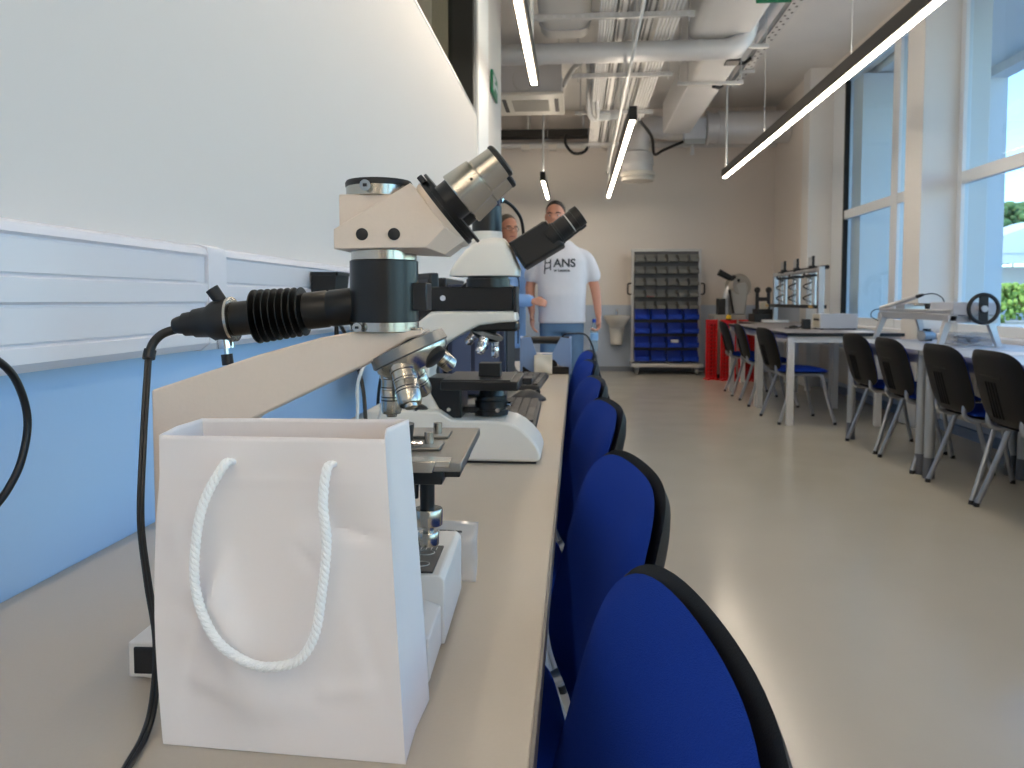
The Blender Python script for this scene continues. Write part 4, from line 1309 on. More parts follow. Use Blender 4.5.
rs = [basin_ring(.09, .22, -.19), basin_ring(.12, .30, -.15), basin_ring(.165, .38, -.08), basin_ring(.193, .43, -.03), basin_ring(.20, .44, 0)]
b.rings(rs)
b.build('bowl', M_CERAMIC, t, .004)
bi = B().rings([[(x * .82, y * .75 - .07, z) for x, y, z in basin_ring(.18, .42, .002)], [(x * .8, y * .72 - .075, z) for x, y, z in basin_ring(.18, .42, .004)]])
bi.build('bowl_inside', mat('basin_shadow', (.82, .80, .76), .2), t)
B().rings([[(x, y * .9, z) for x, y, z in basin_ring(r, r * 2.0, zz)] for r, zz in ((.075, -.44), (.09, -.42), (.105, -.25), (.115, -.14))]).build('half_pedestal', M_CERAMIC, t, .004)
B().cyl((0, -.07, 0), (0, -.07, .09), .018, seg=16).tube([(0, -.07, .07), (0, -.15, .085), (0, -.17, .07)], .011, 10).box(-.008, .008, -.11, -.05, .09, .10).build('tap', M_CHROME, t)

# ================================================================== PEOPLE
def blob(name, pieces, m, parent, voxel=.009, smooth=6):
    b = B()
    for p in pieces:
        b.v += [(x, y, z) for x, y, z in p.v] if False else []
        b.add(p.v, p.f)
    o = b.build(name, m, parent, sharp=180)
    rm = o.modifiers.new('remesh', 'REMESH')
    rm.mode = 'VOXEL'
    rm.voxel_size = voxel
    rm.use_smooth_shade = True
    sm = o.modifiers.new('smooth', 'SMOOTH')
    sm.factor = .5
    sm.iterations = smooth
    dg = bpy.context.evaluated_depsgraph_get()
    me = bpy.data.meshes.new_from_object(o.evaluated_get(dg))
    o.modifiers.clear()
    o.data = me
    for p in me.polygons:
        p.use_smooth = True
    return o


def limb(pts, rad, flat=1., seg=14):
    P, R = [], []
    pts = [Vector(p) for p in pts]
    P0 = smooth_path(pts, 5)
    n = len(P0)
    for i, p in enumerate(P0):
        f = i / (n - 1) * (len(rad) - 1)
        k = min(int(f), len(rad) - 2)
        P.append(p)
        R.append(rad[k] + (rad[k + 1] - rad[k]) * (f - k))
    d0, d1 = (P[0] - P[1]).normalized(), (P[-1] - P[-2]).normalized()
    P = [P[0] + d0 * R[0] * .8, P[0] + d0 * R[0] * .5] + P + [P[-1] + d1 * R[-1] * .5, P[-1] + d1 * R[-1] * .8]
    R = [R[0] * .4, R[0] * .8] + R + [R[-1] * .8, R[-1] * .4]
    return B().tube(P, R, seg, flat=flat)


def torso(secs, n=28):
    """secs: (z, cx, cy, rx, ry)"""
    return B().rings([[(cx + rx * math.copysign(abs(cos(2 * pi * j / n)) ** .85, cos(2 * pi * j / n)), cy + ry * math.copysign(abs(sin(2 * pi * j / n)) ** .9, sin(2 * pi * j / n)), z) for j in range(n)] for z, cx, cy, rx, ry in secs])


def head_pieces(c, yaw=0., s=1.):
    """skull, jaw, nose, brow, ears; looks along -y before the yaw"""
    M = Matrix.Translation(c) @ Matrix.Rotation(yaw, 4, 'Z') @ Matrix.Scale(s, 4)
    out = []
    out.append(B().ball((0, .012, .03), .1, 22, 14, (.76, .96, .93)))
    out.append(torso([(-.118, 0, -.058, .022, .018), (-.105, 0, -.05, .040, .035), (-.075, 0, -.035, .055, .055), (-.03, 0, -.02, .066, .075), (.02, 0, -.005, .070, .085)], 20))
    out.append(B().rings([[(-.010, -.085, .012), (.010, -.085, .012), (.007, -.06, .012), (-.007, -.06, .012)], [(-.017, -.116, -.030), (.017, -.116, -.030), (.017, -.07, -.034), (-.017, -.07, -.034)]]))
    out.append(limb([(-.04, -.076, .022), (0, -.086, .020), (.04, -.076, .022)], [.010, .012, .010], seg=8))
    out.append(limb([(-.022, -.082, -.066), (.022, -.082, -.066)], [.008, .008], seg=8))
    for sx in (-1, 1):
        out.append(B().ball((sx * .078, .01, -.004), .03, 10, 8, (.35, .6, 1)))
    for p in out:
        p.xf(M)
    return out, M


def face_details(M, parent, brow=M_HAIRD):
    for sx in (-1, 1):
        B().ball((sx * .031, -.073, .001), .0125, 12, 8).xf(M).build('eye', mat('eye_white', (.85, .83, .80), .3), parent)
        B().ball((sx * .031, -.0825, .001), .0055, 10, 6).xf(M).build('iris', M_LABELK, parent)
        limb([(sx * .015, -.090, .019), (sx * .033, -.088, .024), (sx * .052, -.075, .019)], [.004, .005, .003], seg=6).xf(M).build('eyebrow', brow, parent)
    limb([(-.022, -.088, -.064), (0, -.093, -.063), (.022, -.088, -.064)], [.004, .0055, .004], seg=8).xf(M).build('mouth', mat('lips', (.66, .38, .34), .5), parent)


def hand_pieces(wrist, d, nrm, curl=.5, s=1., thumb_side=1):
    """hand growing from the wrist along d; nrm = palm side; fingers curl to nrm"""
    d = Vector(d).normalized()
    nrm = Vector(nrm)
    nrm = (nrm - d * nrm.dot(d)).normalized()
    sd = d.cross(nrm) * thumb_side
    w = Vector(wrist)
    out = [limb([w - d * .01, w + d * .04 * s, w + d * .08 * s], [.026 * s, .036 * s, .038 * s], .55, 12)]
    # orient the palm's flat side: build as side-by-side rods instead of relying on tube frames
    out = []
    for k in (-1.5, -.5, .5, 1.5):
        out.append(limb([w + sd * k * .010 * s, w + d * .045 * s + sd * k * .017 * s, w + d * .09 * s + sd * k * .019 * s], [.016 * s, .0155 * s, .0125 * s], seg=10))
    for k, L in zip((-1.5, -.5, .5, 1.5), (.066, .08, .084, .074)):
        p = w + d * .09 * s + sd * k * .020 * s
        pts = [p]
        a = 0.
        for seg_ in (.45, .32, .23):
            a += curl * .9
            p = p + (d * cos(a) + nrm * sin(a)) * L * seg_ * s
            pts.append(p)
        out.append(limb(pts, [.0105 * s, .0095 * s, .0088 * s, .0075 * s], seg=8))
    p0 = w + d * .025 * s + sd * .026 * s
    out.append(limb([p0, p0 + (d * .5 + sd * .75 + nrm * .3).normalized() * .035 * s, p0 + (d * .75 + sd * .5 + nrm * .6).normalized() * .066 * s], [.014 * s, .012 * s, .009 * s], seg=8))
    return out


# ---- man in the white T-shirt
p1 = thing('person', 'man in white printed T-shirt and blue jeans standing with a water bottle in his hand', 'person', (-.115, 6.40, 0))
hc = Vector((-.055, -.02, 1.735))
hp_, HM = head_pieces(hc, radians(-6), 1.02)
pc_ = hp_ + [limb([(-.045, .012, 1.66), (-.025, .02, 1.56), (-.01, .02, 1.50)], [.056, .058, .07]),
             torso([(.88, 0, 0, .15, .10), (1.05, 0, 0, .16, .12), (1.25, 0, 0, .17, .12), (1.40, 0, .01, .165, .09), (1.49, -.01, .02, .09, .055)]),
             limb([(.17, .02, 1.425), (.238, .03, 1.25), (.272, .02, 1.145), (.298, -.05, .93)], [.042, .043, .042, .027]),
             limb([(-.17, .02, 1.425), (-.238, .03, 1.25), (-.262, .02, 1.15), (-.24, -.09, .955)], [.042, .043, .042, .027])]
pc_ += hand_pieces((.298, -.055, .92), (-.02, -.16, -1), (-1, -.3, 0), 1.0, 1., -1)
pc_ += hand_pieces((-.24, -.095, .945), (.05, -.2, -1), (1, -.2, 0), .4, 1., 1)
for sx in (-1, 1):
    pc_.append(limb([(sx * .09, 0, .90), (sx * .10, 0, .5), (sx * .105, .02, .09)], [.08, .055, .04]))
body = blob('body', pc_, M_SKIN, p1, .0085)
face_details(HM, p1)
hair = B()
hair.ball((0, .022, .045), .1, 22, 14, (.80, .97, .86))
hair.v = [(x, y, max(z, .045 if y < -.02 else -.03)) if False else (x, y, z) for x, y, z in hair.v]
cut = B().ball((0, .024, .046), .1, 22, 14, (.80, .975, .865)).mesh('hair', M_HAIRD)
bm = bmesh.new()
bm.from_mesh(cut)
bmesh.ops.bisect_plane(bm, geom=bm.verts[:] + bm.edges[:] + bm.faces[:], plane_co=(0, -.045, .078), plane_no=Vector((0, -.72, -.55)).normalized(), clear_outer=True)
bmesh.ops.holes_fill(bm, edges=bm.edges[:])
bm.to_mesh(cut)
bm.free()
cut2 = cut.copy()
cut.transform(HM)
o = bpy.data.objects.new('hair', cut)
COL.objects.link(o)
o.parent = p1
# T-shirt
sh_ = [torso([(.872, .0, -.005, .195, .140), (.95, 0, -.01, .192, .146), (1.10, 0, -.018, .196, .152), (1.25, 0, -.01, .202, .142), (1.38, -.005, .0, .205, .130), (1.44, -.01, .010, .190, .11), (1.50, -.015, .02, .135, .085), (1.545, -.02, .02, .085, .07)]),
       limb([(.105, .015, 1.435), (.185, .02, 1.395), (.228, .026, 1.32), (.252, .03, 1.25)], [.062, .068, .068, .066]),
       limb([(-.115, .015, 1.435), (-.19, .02, 1.395), (-.228, .026, 1.32), (-.25, .03, 1.25)], [.062, .068, .068, .066])]
shirt = blob('t_shirt', sh_, M_TSHIRT, p1, .012, 5)
je = [torso([(.80, 0, 0, .165, .115), (.90, 0, 0, .180, .125), (.96, 0, 0, .178, .125)])]
for sx in (-1, 1):
    je.append(limb([(sx * .088, 0, .86), (sx * .10, -.005, .5), (sx * .105, .02, .06)], [.098, .076, .068]))
blob('jeans', je, M_JEANS, p1, .012, 4)
for sx in (-1, 1):
    blob('shoe', [limb([(sx * .105, .04, .045), (sx * .11, -.05, .04), (sx * .118, -.16, .035)], [.045, .045, .038])] + [B().box(sx * .11 - .045, sx * .11 + .045, -.19, .08, 0, .02)], M_SHOE, p1, .008, 4)
# chest print, wrapped on the shirt front
bvh = BVHTree.FromPolygons([v.co for v in shirt.data.vertices], [tuple(p.vertices) for p in shirt.data.polygons])


def text_mesh(txt, size, bold=0.):
    cu = bpy.data.curves.new('txt', 'FONT')
    cu.body = txt
    cu.size = size
    cu.offset = bold
    ob = bpy.data.objects.new('txt', cu)
    COL.objects.link(ob)
    me = bpy.data.meshes.new_from_object(ob.evaluated_get(bpy.context.evaluated_depsgraph_get()))
    bpy.data.objects.remove(ob)
    return me


bm = bmesh.new()
for txt, size, x, z, bold, ls in (('ANS', .092, -.055, 1.325, .0022, 1), ('w Lesznie', .032, -.052, 1.286, .0008, 1)):
    me = text_mesh(txt, size, bold)
    n0 = len(bm.verts)
    bm.from_mesh(me)
    bm.verts.ensure_lookup_table()
    for v in bm.verts[n0:]:
        v.co = Vector((v.co.x + x, 0, v.co.y + z))


def quad(x0, z0, x1, z1, wd):
    a, c = Vector((x0, 0, z0)), Vector((x1, 0, z1))
    nn = (c - a).normalized().cross(Vector((0, 1, 0))) * wd / 2
    n = 8
    prev = None
    for i in range(n + 1):
        p = a.lerp(c, i / n)
        cur = (bm.verts.new(p + nn), bm.verts.new(p - nn))
        if prev:
            bm.faces.new((prev[0], cur[0], cur[1], prev[1]))
        prev = cur


# ladder-like emblem left of the letters: two uprights, two rungs and a pitched top
quad(-0.128, 1.268, -0.122, 1.388, 0.010)
quad(-0.080, 1.298, -0.080, 1.388, 0.010)
quad(-0.126, 1.308, -0.080, 1.321, 0.010)
quad(-0.124, 1.355, -0.080, 1.361, 0.010)
quad(-0.122, 1.388, -0.105, 1.400, 0.006)
bmesh.ops.subdivide_edges(bm, edges=[e for e in bm.edges if e.calc_length() > .02], cuts=2)
for v in bm.verts:
    hit = bvh.ray_cast(Vector((v.co.x - .01, -1, v.co.z)), Vector((0, 1, 0)))
    v.co.x -= .01
    v.co.y = (hit[0].y if hit[0] else -.14) - .0025
me = bpy.data.meshes.new('chest_print')
bmesh.ops.triangulate(bm, faces=bm.faces[:])
bm.to_mesh(me)
bm.free()
me.materials.append(M_PRINT)
o = bpy.data.objects.new('chest_print', me)
COL.objects.link(o)
o.parent = p1

t = thing('water_bottle', 'clear plastic water bottle with blue cap held by the man in the T-shirt', 'bottle', (-.115 + .262, 6.40 - .088, .645), 0)
B().lathe([(0, .026), (.004, .032), (.06, .0325), (.075, .029), (.09, .0325), (.16, .0325), (.19, .026), (.215, .0135), (.24, .013)], seg=24).build('bottle_body', M_BOTTLE, t)
B().lathe([(.235, .0155), (.262, .0155), (.263, 0)], seg=20).build('cap', M_WATERBLUE, t)
B().lathe([(.09, .033), (.15, .033)], seg=24).build('paper_label', mat('label_pale', (.55, .72, .88), .4), t)

# ---- man in the light blue shirt
yaw = radians(38)
p2 = thing('person', 'grey haired man with glasses in a light blue jacket behind the white microscope', 'person', (-.60, 6.52, 0), yaw)
Ri = Matrix.Rotation(-yaw, 3, 'Z')


def L2(x, y, z):
    """room offset from the man's base -> his local frame"""
    q = Ri @ Vector((x, y, 0))
    return (q.x, q.y, z)


hp_, HM2 = head_pieces(Vector((.02, -.03, 1.645)), radians(-8), 1.0)
pc_ = hp_ + [limb([(.01, .0, 1.57), (0, .01, 1.48), (0, .01, 1.42)], [.055, .057, .07]),
             torso([(.85, 0, 0, .15, .11), (1.05, 0, 0, .155, .115), (1.3, 0, 0, .17, .11), (1.38, 0, .01, .16, .09), (1.44, 0, .01, .09, .06)])]
elb, wr = L2(.05, -.22, 1.08), L2(.265, -.35, 1.05)
sho = (.19, -.01, 1.36)
pc_.append(limb([sho, (sho[0] * .6 + elb[0] * .4, -.06, 1.24), elb, wr], [.05, .045, .042, .027]))
pc_.append(limb([(-.19, .01, 1.36), (-.24, .02, 1.12), (-.22, -.06, .88)], [.05, .043, .027]))
dv = Vector(L2(1, -.25, -.12))
pc_ += hand_pieces(wr, dv, L2(-.2, 1, -.3), .95, .84, 1)
pc_ += hand_pieces((-.22, -.065, .87), (0, -.2, -1), (1, 0, 0), .5, .98, 1)
for sx in (-1, 1):
    pc_.append(limb([(sx * .09, 0, .85), (sx * .10, 0, .47), (sx * .105, .02, .09)], [.08, .055, .04]))
blob('body', pc_, M_SKIN, p2, .0085)
face_details(HM2, p2, M_HAIRG)
cut2.transform(HM2)
cut2.materials.clear()
cut2.materials.append(M_HAIRG)
o = bpy.data.objects.new('hair', cut2)
COL.objects.link(o)
o.parent = p2
gb = B()
for sx in (-1, 1):
    gb.tube([(sx * .032 + .024 * cos(a), -.098 + .012 * abs(cos(a)) * (1 if cos(a) * sx > 0 else 0), -.004 + .018 * sin(a)) for a in [2 * pi * i / 18 for i in range(18)]], .0017, 6, closed=True)
    gb.tube([(sx * .056, -.09, .002), (sx * .078, -.05, .004), (sx * .082, .01, .004)], .0017, 6)
gb.tube([(-.008, -.1, .002), (.008, -.1, .002)], .0017, 6)
gb.xf(HM2).build('glasses', M_DARKMETAL, p2)
ja = [torso([(.66, 0, 0, .195, .145), (.80, 0, 0, .190, .142), (1.0, 0, -.01, .185, .142), (1.2, 0, -.005, .192, .136), (1.32, 0, .0, .20, .122), (1.40, 0, .01, .17, .095), (1.445, 0, .01, .10, .075), (1.47, 0, .015, .072, .066)]),
      limb([sho, (sho[0] * .6 + elb[0] * .4, -.06, 1.24), elb, Vector(elb).lerp(Vector(wr), .85)], [.072, .066, .064, .050]),
      limb([(-.185, .01, 1.36), (-.24, .02, 1.12), (-.222, -.05, .92)], [.072, .064, .05])]
jk = blob('jacket', ja, M_LTBLUE, p2, .012, 5)
tr = [torso([(.74, 0, 0, .16, .115), (.86, 0, 0, .165, .12)])]
for sx in (-1, 1):
    tr.append(limb([(sx * .088, 0, .80), (sx * .10, -.005, .47), (sx * .105, .02, .06)], [.095, .075, .068]))
blob('trousers', tr, M_GREYTROU, p2, .012, 4)
for sx in (-1, 1):
    blob('shoe', [limb([(sx * .105, .04, .045), (sx * .11, -.05, .04), (sx * .118, -.16, .035)], [.045, .045, .038])] + [B().box(sx * .11 - .045, sx * .11 + .045, -.19, .08, 0, .02)], M_SHOE, p2, .008, 4)
bvh2 = BVHTree.FromPolygons([v.co for v in jk.data.vertices], [tuple(p.vertices) for p in jk.data.polygons])
b = B()
pts = []
for i in range(24):
    z = .70 + .72 * i / 23
    hit = bvh2.ray_cast(Vector((.045, -1, z)), Vector((0, 1, 0)))
    if hit[0]:
        pts.append(hit[0] + Vector((0, -.001, 0)))
b.tube(pts, .006, 6)
b.build('jacket_opening', mat('dark_blue_edge', (.14, .20, .34), .8), p2)

# ================================================================== CEILING SERVICES
def linear_lamp(label, x, y0, y1, z, rods, top=ZC):
    t = thing('linear_lamp', label, 'ceiling lamp', (x, (y0 + y1) / 2, z), 0, 'linear pendant lamps')
    h = (y1 - y0) / 2
    B().box(-.030, .030, -h, h, .012, .105).build('housing', M_LAMPBODY, t, .002)
    B().box(-.0175, .0175, -h + .01, h - .01, 0.0, .013).build('diffuser', M_LAMP, t)
    B().box(-.022, .022, -h + .01, h - .01, .1045, .110).build('added_uplight', M_UPLIGHT, t)  # added strip, lights the ceiling from the housing top
    for s in (-1, 1):
        B().box(-.031, .031, s * (h + .006) - .006, s * (h + .006) + .006, -.002, .107).build('end_cap', M_LABELK, t)
    for r in rods:
        B().cyl((0, r - (y0 + y1) / 2, .105), (0, r - (y0 + y1) / 2, top - z), .012 if r == rods[0] else .003, seg=10).build('suspension_rod', M_TRAY, t)
    return t


linear_lamp('long linear lamp hanging by the windows, largest of the lamps', 1.735, 1.2, 9.45, 2.49, [9.35, 7.5, 5.2, 3.0])
linear_lamp('linear lamp hanging in front of the round vent in the middle of the room', .445, 6.35, 11.1, 2.49, [10.8, 6.9], 3.20)
linear_lamp('linear lamp above the white wall at the upper left', -.285, .6, 5.28, 2.49, [5.0, 2.2], 3.285)
linear_lamp('short distant linear lamp above the two men', -.405, 9.45, 11.2, 2.49, [9.6, 11.0])

for x in (1.735, .445, -.285):  # unseen lamps added to give bag front, bench and floor more light
    linear_lamp('unseen linear lamp added behind the camera, out of frame', x, -6.2, -.6, 2.49, [-1.0, -5.5])

linear_lamp('added linear lamp in the next room, brightening the high interior window', -2.4, -2, 5.2, 3.3, [0, 4.5])  # invented lamp, lights the room behind the high window's glass

linear_lamp('second added linear lamp in the next room, brightening the high window', -3.3, -2, 5.2, 3.0, [0, 4.5])  # another invented lamp for the view through that glass

# exit signs
def exit_sign(label, loc, rot, w, h, hang):
    t = thing('exit_sign', label, 'sign', loc, rot, 'green exit signs')
    B().box(-w / 2, w / 2, -.008, .008, -h / 2, h / 2).build('panel', M_GREEN, t, .002)
    b = B()
    for s in (-1,):
        b.box(-w * .42, -w * .18, -.0095, -.008, -h * .32, h * .32)
        b.box(-w * .08, w * .25, -.0095, -.008, -h * .07, h * .07)
        b.add([(w * .22, -.0095, h * .25), (w * .42, -.0095, 0), (w * .22, -.0095, -h * .25)], [(0, 1, 2)])
        b.ball((0, -.008, h * .28), h * .09, 10, 6, (1, .2, 1))
    b.build('pictogram', M_WHITE, t)
    if hang:
        for s in (-1, 1):
            B().cyl((s * w * .4, 0, h / 2), (s * w * .4, 0, hang), .004, seg=8).build('hanger', M_TRAY, t)
    return t


exit_sign('green exit sign fixed on the wall strip beside the high window', (-.575, 5.50, 2.545), radians(90), .32, .15, 0)
exit_sign('green exit sign hanging from the ceiling at the top edge', (1.20, 5.0, 2.975), 0, .21, .19, .225)

# rounded supply duct on the left
def rr(w, h, r, n=5):
    out = []
    for cx, cz, a0 in ((w - r, h - r, 0), (-w + r, h - r, 90), (-w + r, -h + r, 180), (w - r, -h + r, 270)):
        for i in range(n + 1):
            a = radians(a0 + 90 * i / n)
            out.append((cx + r * cos(a), cz + r * sin(a)))
    return out


def add_duct(b, x, z, w, h, r, y0, y1):
    P = rr(w, h, r)
    return b.rings([[(x + u, y0, z + v) for u, v in P], [(x + u, y1, z + v) for u, v in P]])


t = thing('supply_duct', 'wide grey round-cornered duct ending at the upper left of the ceiling', 'duct', (0, 0, 0))
add_duct(B(), -.10, 3.52, .21, .24, .10, 2.0, 6.78).build('duct_body', M_DUCTIN, t, sharp=50)
b = B()
for y in (3.4, 5.0, 6.55):
    add_duct(b, -.10, 3.52, .218, .248, .10, y, y + .03)
b.build('duct_flange', M_DUCT, t, sharp=50)
B().cyl((-.25, 5.2, 3.76), (-.25, 5.2, ZC), .006).cyl((.05, 5.2, 3.76), (.05, 5.2, ZC), .006).build('hanger', M_TRAY, t)

t = thing('exhaust_duct', 'large pale rectangular duct running away along the right of the cable tray', 'duct', (0, 0, 0))
add_duct(B(), 1.17, 3.43, .25, .23, .07, 1.0, 6.72).build('duct_body', M_DUCTIN, t, sharp=50)
add_duct(B(), 1.29, 3.40, .18, .20, .05, 6.7, 8.1).build('reduced_section', M_DUCTIN, t, sharp=50)
add_duct(B(), 1.29, 3.42, .175, .20, .02, 8.1, 10.4).build('far_section', M_DUCT, t, sharp=50)
b = B()
for y, x, w_ in ((3.0, 1.17, .258), (6.66, 1.17, .258), (8.05, 1.29, .19)):
    add_duct(b, x, 3.42, w_, .238 if w_ > .2 else .21, .05, y, y + .035)
b.build('duct_flange', M_DUCT, t, sharp=50)
B().box(.98, 1.62, 7.9, 7.94, 3.17, 3.20).build('support_channel', M_TRAY, t)
B().box(.85, 1.6, 6.80, 6.84, 3.17, 3.20).build('support_channel', M_TRAY, t)
B().box(1.33, 1.45, 7.2, 7.35, 3.185, 3.205).build('access_hatch', M_DARKMETAL, t)
for hx, hy in ((1.0, 7.92), (1.6, 7.92), (.87, 6.82), (1.58, 6.82)):
    B().cyl((hx, hy, 3.2), (hx, hy, ZC), .005).build('hanger', M_TRAY, t)

t = thing('cross_pipe', 'grey round duct crossing the ceiling from the left wall to the rectangular duct', 'duct', (0, 6.6, 3.10))
B().tube([(-.9, 0, 0), (.0, 0, 0), (1.18, 0, 0)] + [(1.18 + .2 * sin(a), 0, .2 - .2 * cos(a)) for a in [radians(k) for k in range(10, 91, 10)]], .082, 28).build('pipe', M_DUCT, t)
B().cyl((1.38, 0, .17), (1.38, 0, .22), .088).build('riser', M_DUCT, t)
b = B()
for x in (-.3, .42, 1.0):
    b.cyl((x - .02, 0, 0), (x + .02, 0, 0), .087, seg=28)
b.build('joint_ring', M_DUCT, t)

# cable tray run
t = thing('cable_tray_run', 'perforated cable trays carrying bundled conduits along the ceiling', 'cable tray', (0, 0, 3.2))
for x0, x1 in ((.30, .40), (.505, .60)):
    tr_ = B().box(x0, x1, 2.5, 10.9, 0, .006).box(x0, x0 + .006, 2.5, 10.9, 0, .06).box(x1 - .006, x1, 2.5, 10.9, 0, .06).build('tray', M_TRAY, t)
    for xx in (x0 + .025, x1 - .025):
        b = B()
        for i in range(180):
            y = 3.6 + i * .04
            b.box(xx - .009, xx + .009, y, y + .022, -.002, .0)
        b.build('perforations', M_LABELK, tr_)
for k in range(6):
    x = .175 + k * .021
    B().cyl((x, 2.5, .012), (x, 10.9, .012), .0085, seg=8).build('conduit', M_WHITE, t)
for k in range(6):
    x = .635 + k * .028
    B().cyl((x, 2.5, .012), (x, 10.4 - .2 * k, .012), .010, seg=8).build('conduit', M_WHITE, t)
for k in range(3):
    B().cyl((.42 + .03 * k, 2.5, .02), (.42 + .03 * k, 10.9, .02), .011, seg=8).build('conduit', M_TRAY, t)
for y, xa, xb in ((5.95, -.42, .86), (7.5, -.05, .89), (8.95, -.02, .85), (10.75, .1, .62), (4.2, -.1, .85)):
    s_ = B().box(xa, xb, y - .02, y + .02, -.055, -.015).build('support_channel', M_TRAY, t, .003)
    b = B()
    n = int((xb - xa) / .07)
    for i in range(n):
        b.box(xa + .03 + i * .07, xa + .055 + i * .07, y - .0215, y - .0195, -.045, -.027)
    b.build('channel_slots', M_DUCT, s_)
    B().cyl((xa + .06, y, -.09), (xa + .06, y, ZC - 3.2), .005, seg=8).cyl((xb - .04, y, -.09), (xb - .04, y, ZC - 3.2), .005, seg=8).build('threaded_rod', M_TRAY, t)

t = thing('drain_pipe', 'thin white pipe hanging lengthwise below the cable trays', 'pipe', (.42, 0, 2.86))
B().cyl((-.03, 2.5, 0.0), (.02, 11.2, 0), .0105, seg=14).build('pipe', M_WHITE, t)
B().cyl((.02, 11.2, 0), (.02, 11.235, 0), .024, seg=14).build('end_cap', M_DARKMETAL, t)
b = B()
for y in (4.2, 6.0, 7.5, 8.95, 10.7):
    b.cyl((-.005, y, 0), (-.005, y, .29), .004, seg=8)
b.build('pipe_hanger', M_TRAY, t)

# slim perforated tray on the right
t = thing('slim_cable_tray', 'narrow perforated tray rising along the ceiling towards the windows', 'cable tray', (1.80, 0, 3.50))
B().box(-.05, .05, 1.0, 9.3, 0, .005).box(-.05, -.045, 1.0, 9.3, 0, .06).box(.045, .05, 1.0, 9.3, 0, .06).build('tray', M_TRAY, t)
b = B()
for i in range(70):
    y = 4.2 + i * .07
    b.box(-.03 + .04 * (i % 2), -.01 + .04 * (i % 2), y, y + .03, -.0015, 0)
b.build('perforations', M_DARKMETAL, t)
for y in (3.5, 6.0, 8.6):
    B().box(-.08, .08, y, y + .03, -.03, 0).cyl((-.07, y + .015, -.01), (-.07, y + .015, .35), .004, seg=8).cyl((.07, y + .015, -.01), (.07, y + .015, .35), .004, seg=8).build('tray_bracket', M_TRAY, t)
tag(B().tube(smooth_path([(1.76, 8.2, 3.513), (1.70, 8.25, 3.47), (1.58, 8.22, 3.44), (1.45, 8.12, 3.21), (1.35, 8.0, 3.175)], 6), .018, 8).build('black_hose', M_CABLE), 'thick black cable sagging between the slim tray and the duct', 'cable')

# ceiling cassette air conditioner
t = thing('air_conditioner', 'white cassette air conditioner hanging under the ceiling at the far left', 'air conditioner', (-.50, 8.72, 3.2))
B().box(-.36, .34, -.42, .42, .03, .32).build('body', M_DUCT, t, .005)
pn = B().box(-.38, .36, -.45, .45, 0, .035).build('panel', M_WENAMEL, t, .008)
B().box(-.20, .20, -.24, .24, -.004, .001).build('intake_grille', mat('grille_grey', (.70, .69, .66), .5), t)
b = B()
for i in range(12):
    b.box(-.19, .19, -.23 + i * .0405, -.215 + i * .0405, -.007, -.003)
b.build('grille_slats', mat('grille_grey', (.70, .69, .66), .5), t)
for s in (-1, 1):
    B().box(s * .28 - .022, s * .28 + .022, -.28, .28, -.003, .001).build('louvre', M_DARKMETAL, t)
B().tube([(-.05 + .12 * cos(a), -.425, .17 + .12 * sin(a)) for a in [2 * pi * i / 28 for i in range(28)]], .006, 6, closed=True).build('knockout_ring', M_TRAY, t)
for sx in (-.33, .31):
    for sy in (-.38, .38):
        B().cyl((sx, sy, .3), (sx, sy, ZC - 3.2), .006, seg=8).build('hanger', M_TRAY, t)
t = thing('refrigerant_pipes', 'bent grey insulated pipes rising beside the air conditioner', 'pipe', (0, 0, 0))
for k, (dx, dz) in enumerate(((0, 0), (.045, .03), (.09, .01))):
    B().tube(smooth_path([(-.14, 8.5 + .05 * k, 3.36 + dz), (-.05, 8.45, 3.48 + dz), (.08 + dx, 8.42, 3.62 + dz), (.12 + dx, 8.45, 3.5), (.12 + dx, 8.6, 3.26), (.14 + dx, 8.8, 3.10 + dz), (.24, 8.95, 3.09 + dz), (.48, 9.0, 3.12 + dz)], 6), .022, 10).build('insulated_pipe', M_DUCTIN, t)

# round duct, damper and silencer at the end wall
t = thing('round_duct', 'thick round duct running along the end wall under the ceiling', 'duct', (0, 11.0, 3.41))
B().cyl((1.95, 0, 0), (2.86, 0, 0), .215, seg=40).build('pipe', M_DUCT, t)
B().lathe([(0, .225), (.03, .225), (.03, .20), (.16, .20), (.16, .225), (.19, .225)], (1.76, 0, 0), (1, 0, 0), 40).build('collar', M_DUCT, t)
B().cyl((1.25, 0, 0), (1.77, 0, 0), .16, seg=32).build('inner_pipe', M_DUCTIN, t)
B().box(1.43, 1.72, -.30, -.14, -.20, .07).build('actuator_box', M_DEVGREY, t, .006)
B().box(1.44, 1.71, -.29, -.15, -.27, -.20).build('actuator_base', M_GREYMETAL, t, .004)
B().cyl((1.55, -.22, -.27), (1.55, -.22, -.40), .02, .03, 12).build('sensor', M_DUCT, t)
t = thing('silencer_outlet', 'drum shaped grey air outlet hanging behind the middle lamp', 'air outlet', (.83, 10.85, 0))
B().tube([(.45, .12, 3.40), (.2, .05, 3.42), (.06, 0, 3.36), (0, 0, 3.22), (0, 0, 3.05)], .15, 28).build('elbow', M_DUCT, t)
B().lathe([(3.08, .15), (3.05, .20), (2.93, .215), (2.92, .20), (2.80, .205)], seg=36).build('drum', M_DUCT, t)
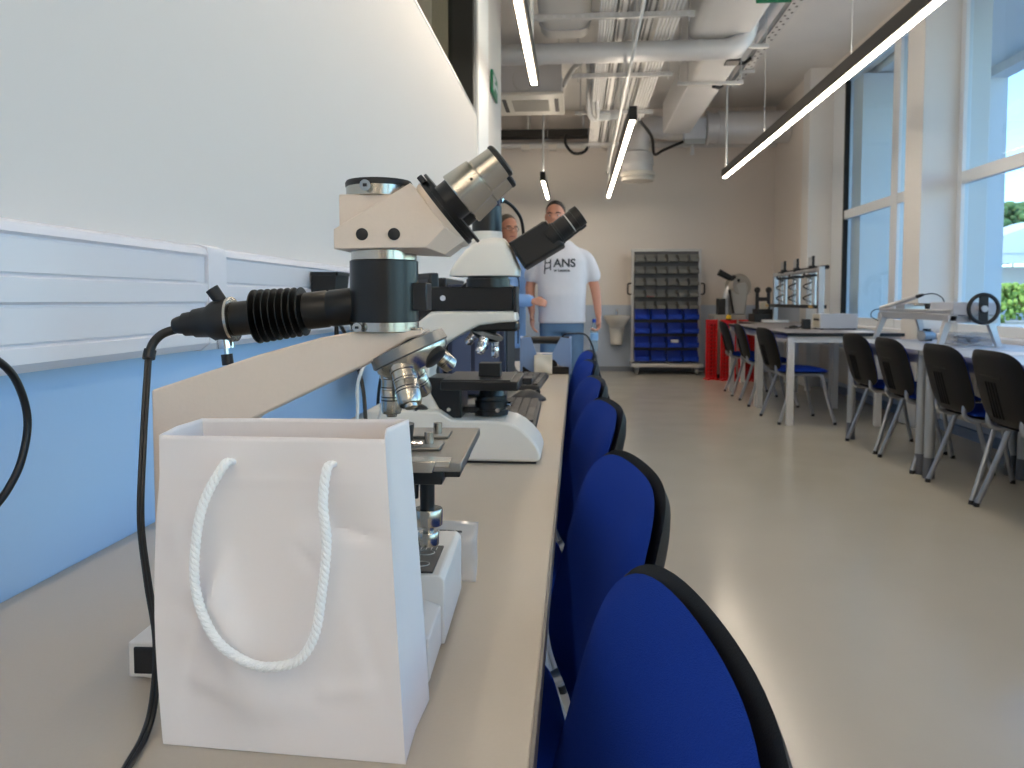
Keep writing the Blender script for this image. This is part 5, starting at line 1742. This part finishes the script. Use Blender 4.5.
B().lathe([(2.80, .205), (2.79, .235), (2.75, .235), (2.74, .20), (2.72, .20), (2.71, .225), (2.68, .215), (2.675, .0)], seg=36).build('diffuser_ring', M_RADI, t)
b = B()
for z in (3.05, 2.92):
    b.lathe([(z, .218), (z - .02, .218)], seg=36)
b.build('band', M_DUCT, t)
t = thing('wall_pipe', 'pale pipe with boxes running high along the end wall', 'pipe', (0, 11.58, 3.36))
B().cyl((-1.8, 0, -.02), (2.85, 0, -.07), .045, seg=16).build('pipe', M_DUCTIN, t)
for x in (-.75, -.35, .42, .9):
    B().box(x - .06, x + .06, -.06, .06, -.11, -.03).build('junction_box', M_RADI, t, .004)
t = thing('dark_wall_tray', 'dark cable tray along the top of the end wall at left', 'cable tray', (0, 11.55, 3.43))
B().box(-1.8, .25, -.10, .12, 0, .1).build('tray', mat('dark_tray', (.16, .15, .14), .6), t)
for x in (-1.5, -.7, 0.1):
    B().box(x - .015, x + .015, -.1, .14, .1, ZC - 3.43).build('tray_bracket', M_TRAY, t)
tag(B().tube(smooth_path([(-.15, 11.4, 3.44), (-.16, 11.35, 3.3), (-.05, 11.32, 3.16), (.1, 11.32, 3.17), (.18, 11.36, 3.3), (.17, 11.4, 3.45)], 6), .022, 8).build('black_hose', M_CABLE), 'black hose looping below the dark tray near the ceiling', 'cable')
tag(B().tube(smooth_path([(.62, 9.0, 3.21), (.75, 9.6, 3.22), (.95, 10.2, 3.15), (1.02, 10.5, 2.98), (1.15, 10.62, 3.05), (1.42, 10.75, 3.18)], 6), .02, 8).build('black_hose', M_CABLE), 'black cable drooping from the trays to the grey damper box', 'cable')
# loose cables at the corner over the wall window
for k in range(3):
    tag(B().tube(smooth_path([(-.53 + .05 * k, 5.25 + .08 * k, 3.84), (-.53 + .05 * k, 5.3 + .08 * k, 3.5), (-.53 + .05 * k, 5.36 + .08 * k, 3.15 + .1 * k), (-.53 + .05 * k, 5.44 + .08 * k, 3.3), (-.53 + .05 * k, 5.48 + .08 * k, 3.84)], 6), .007, 6).build('hanging_cable', M_CABLE),
        ['thin dark cable', 'dark cable drooping lower', 'dark cable loop'][k] + ' hanging from the ceiling above the wall strip', 'cable')
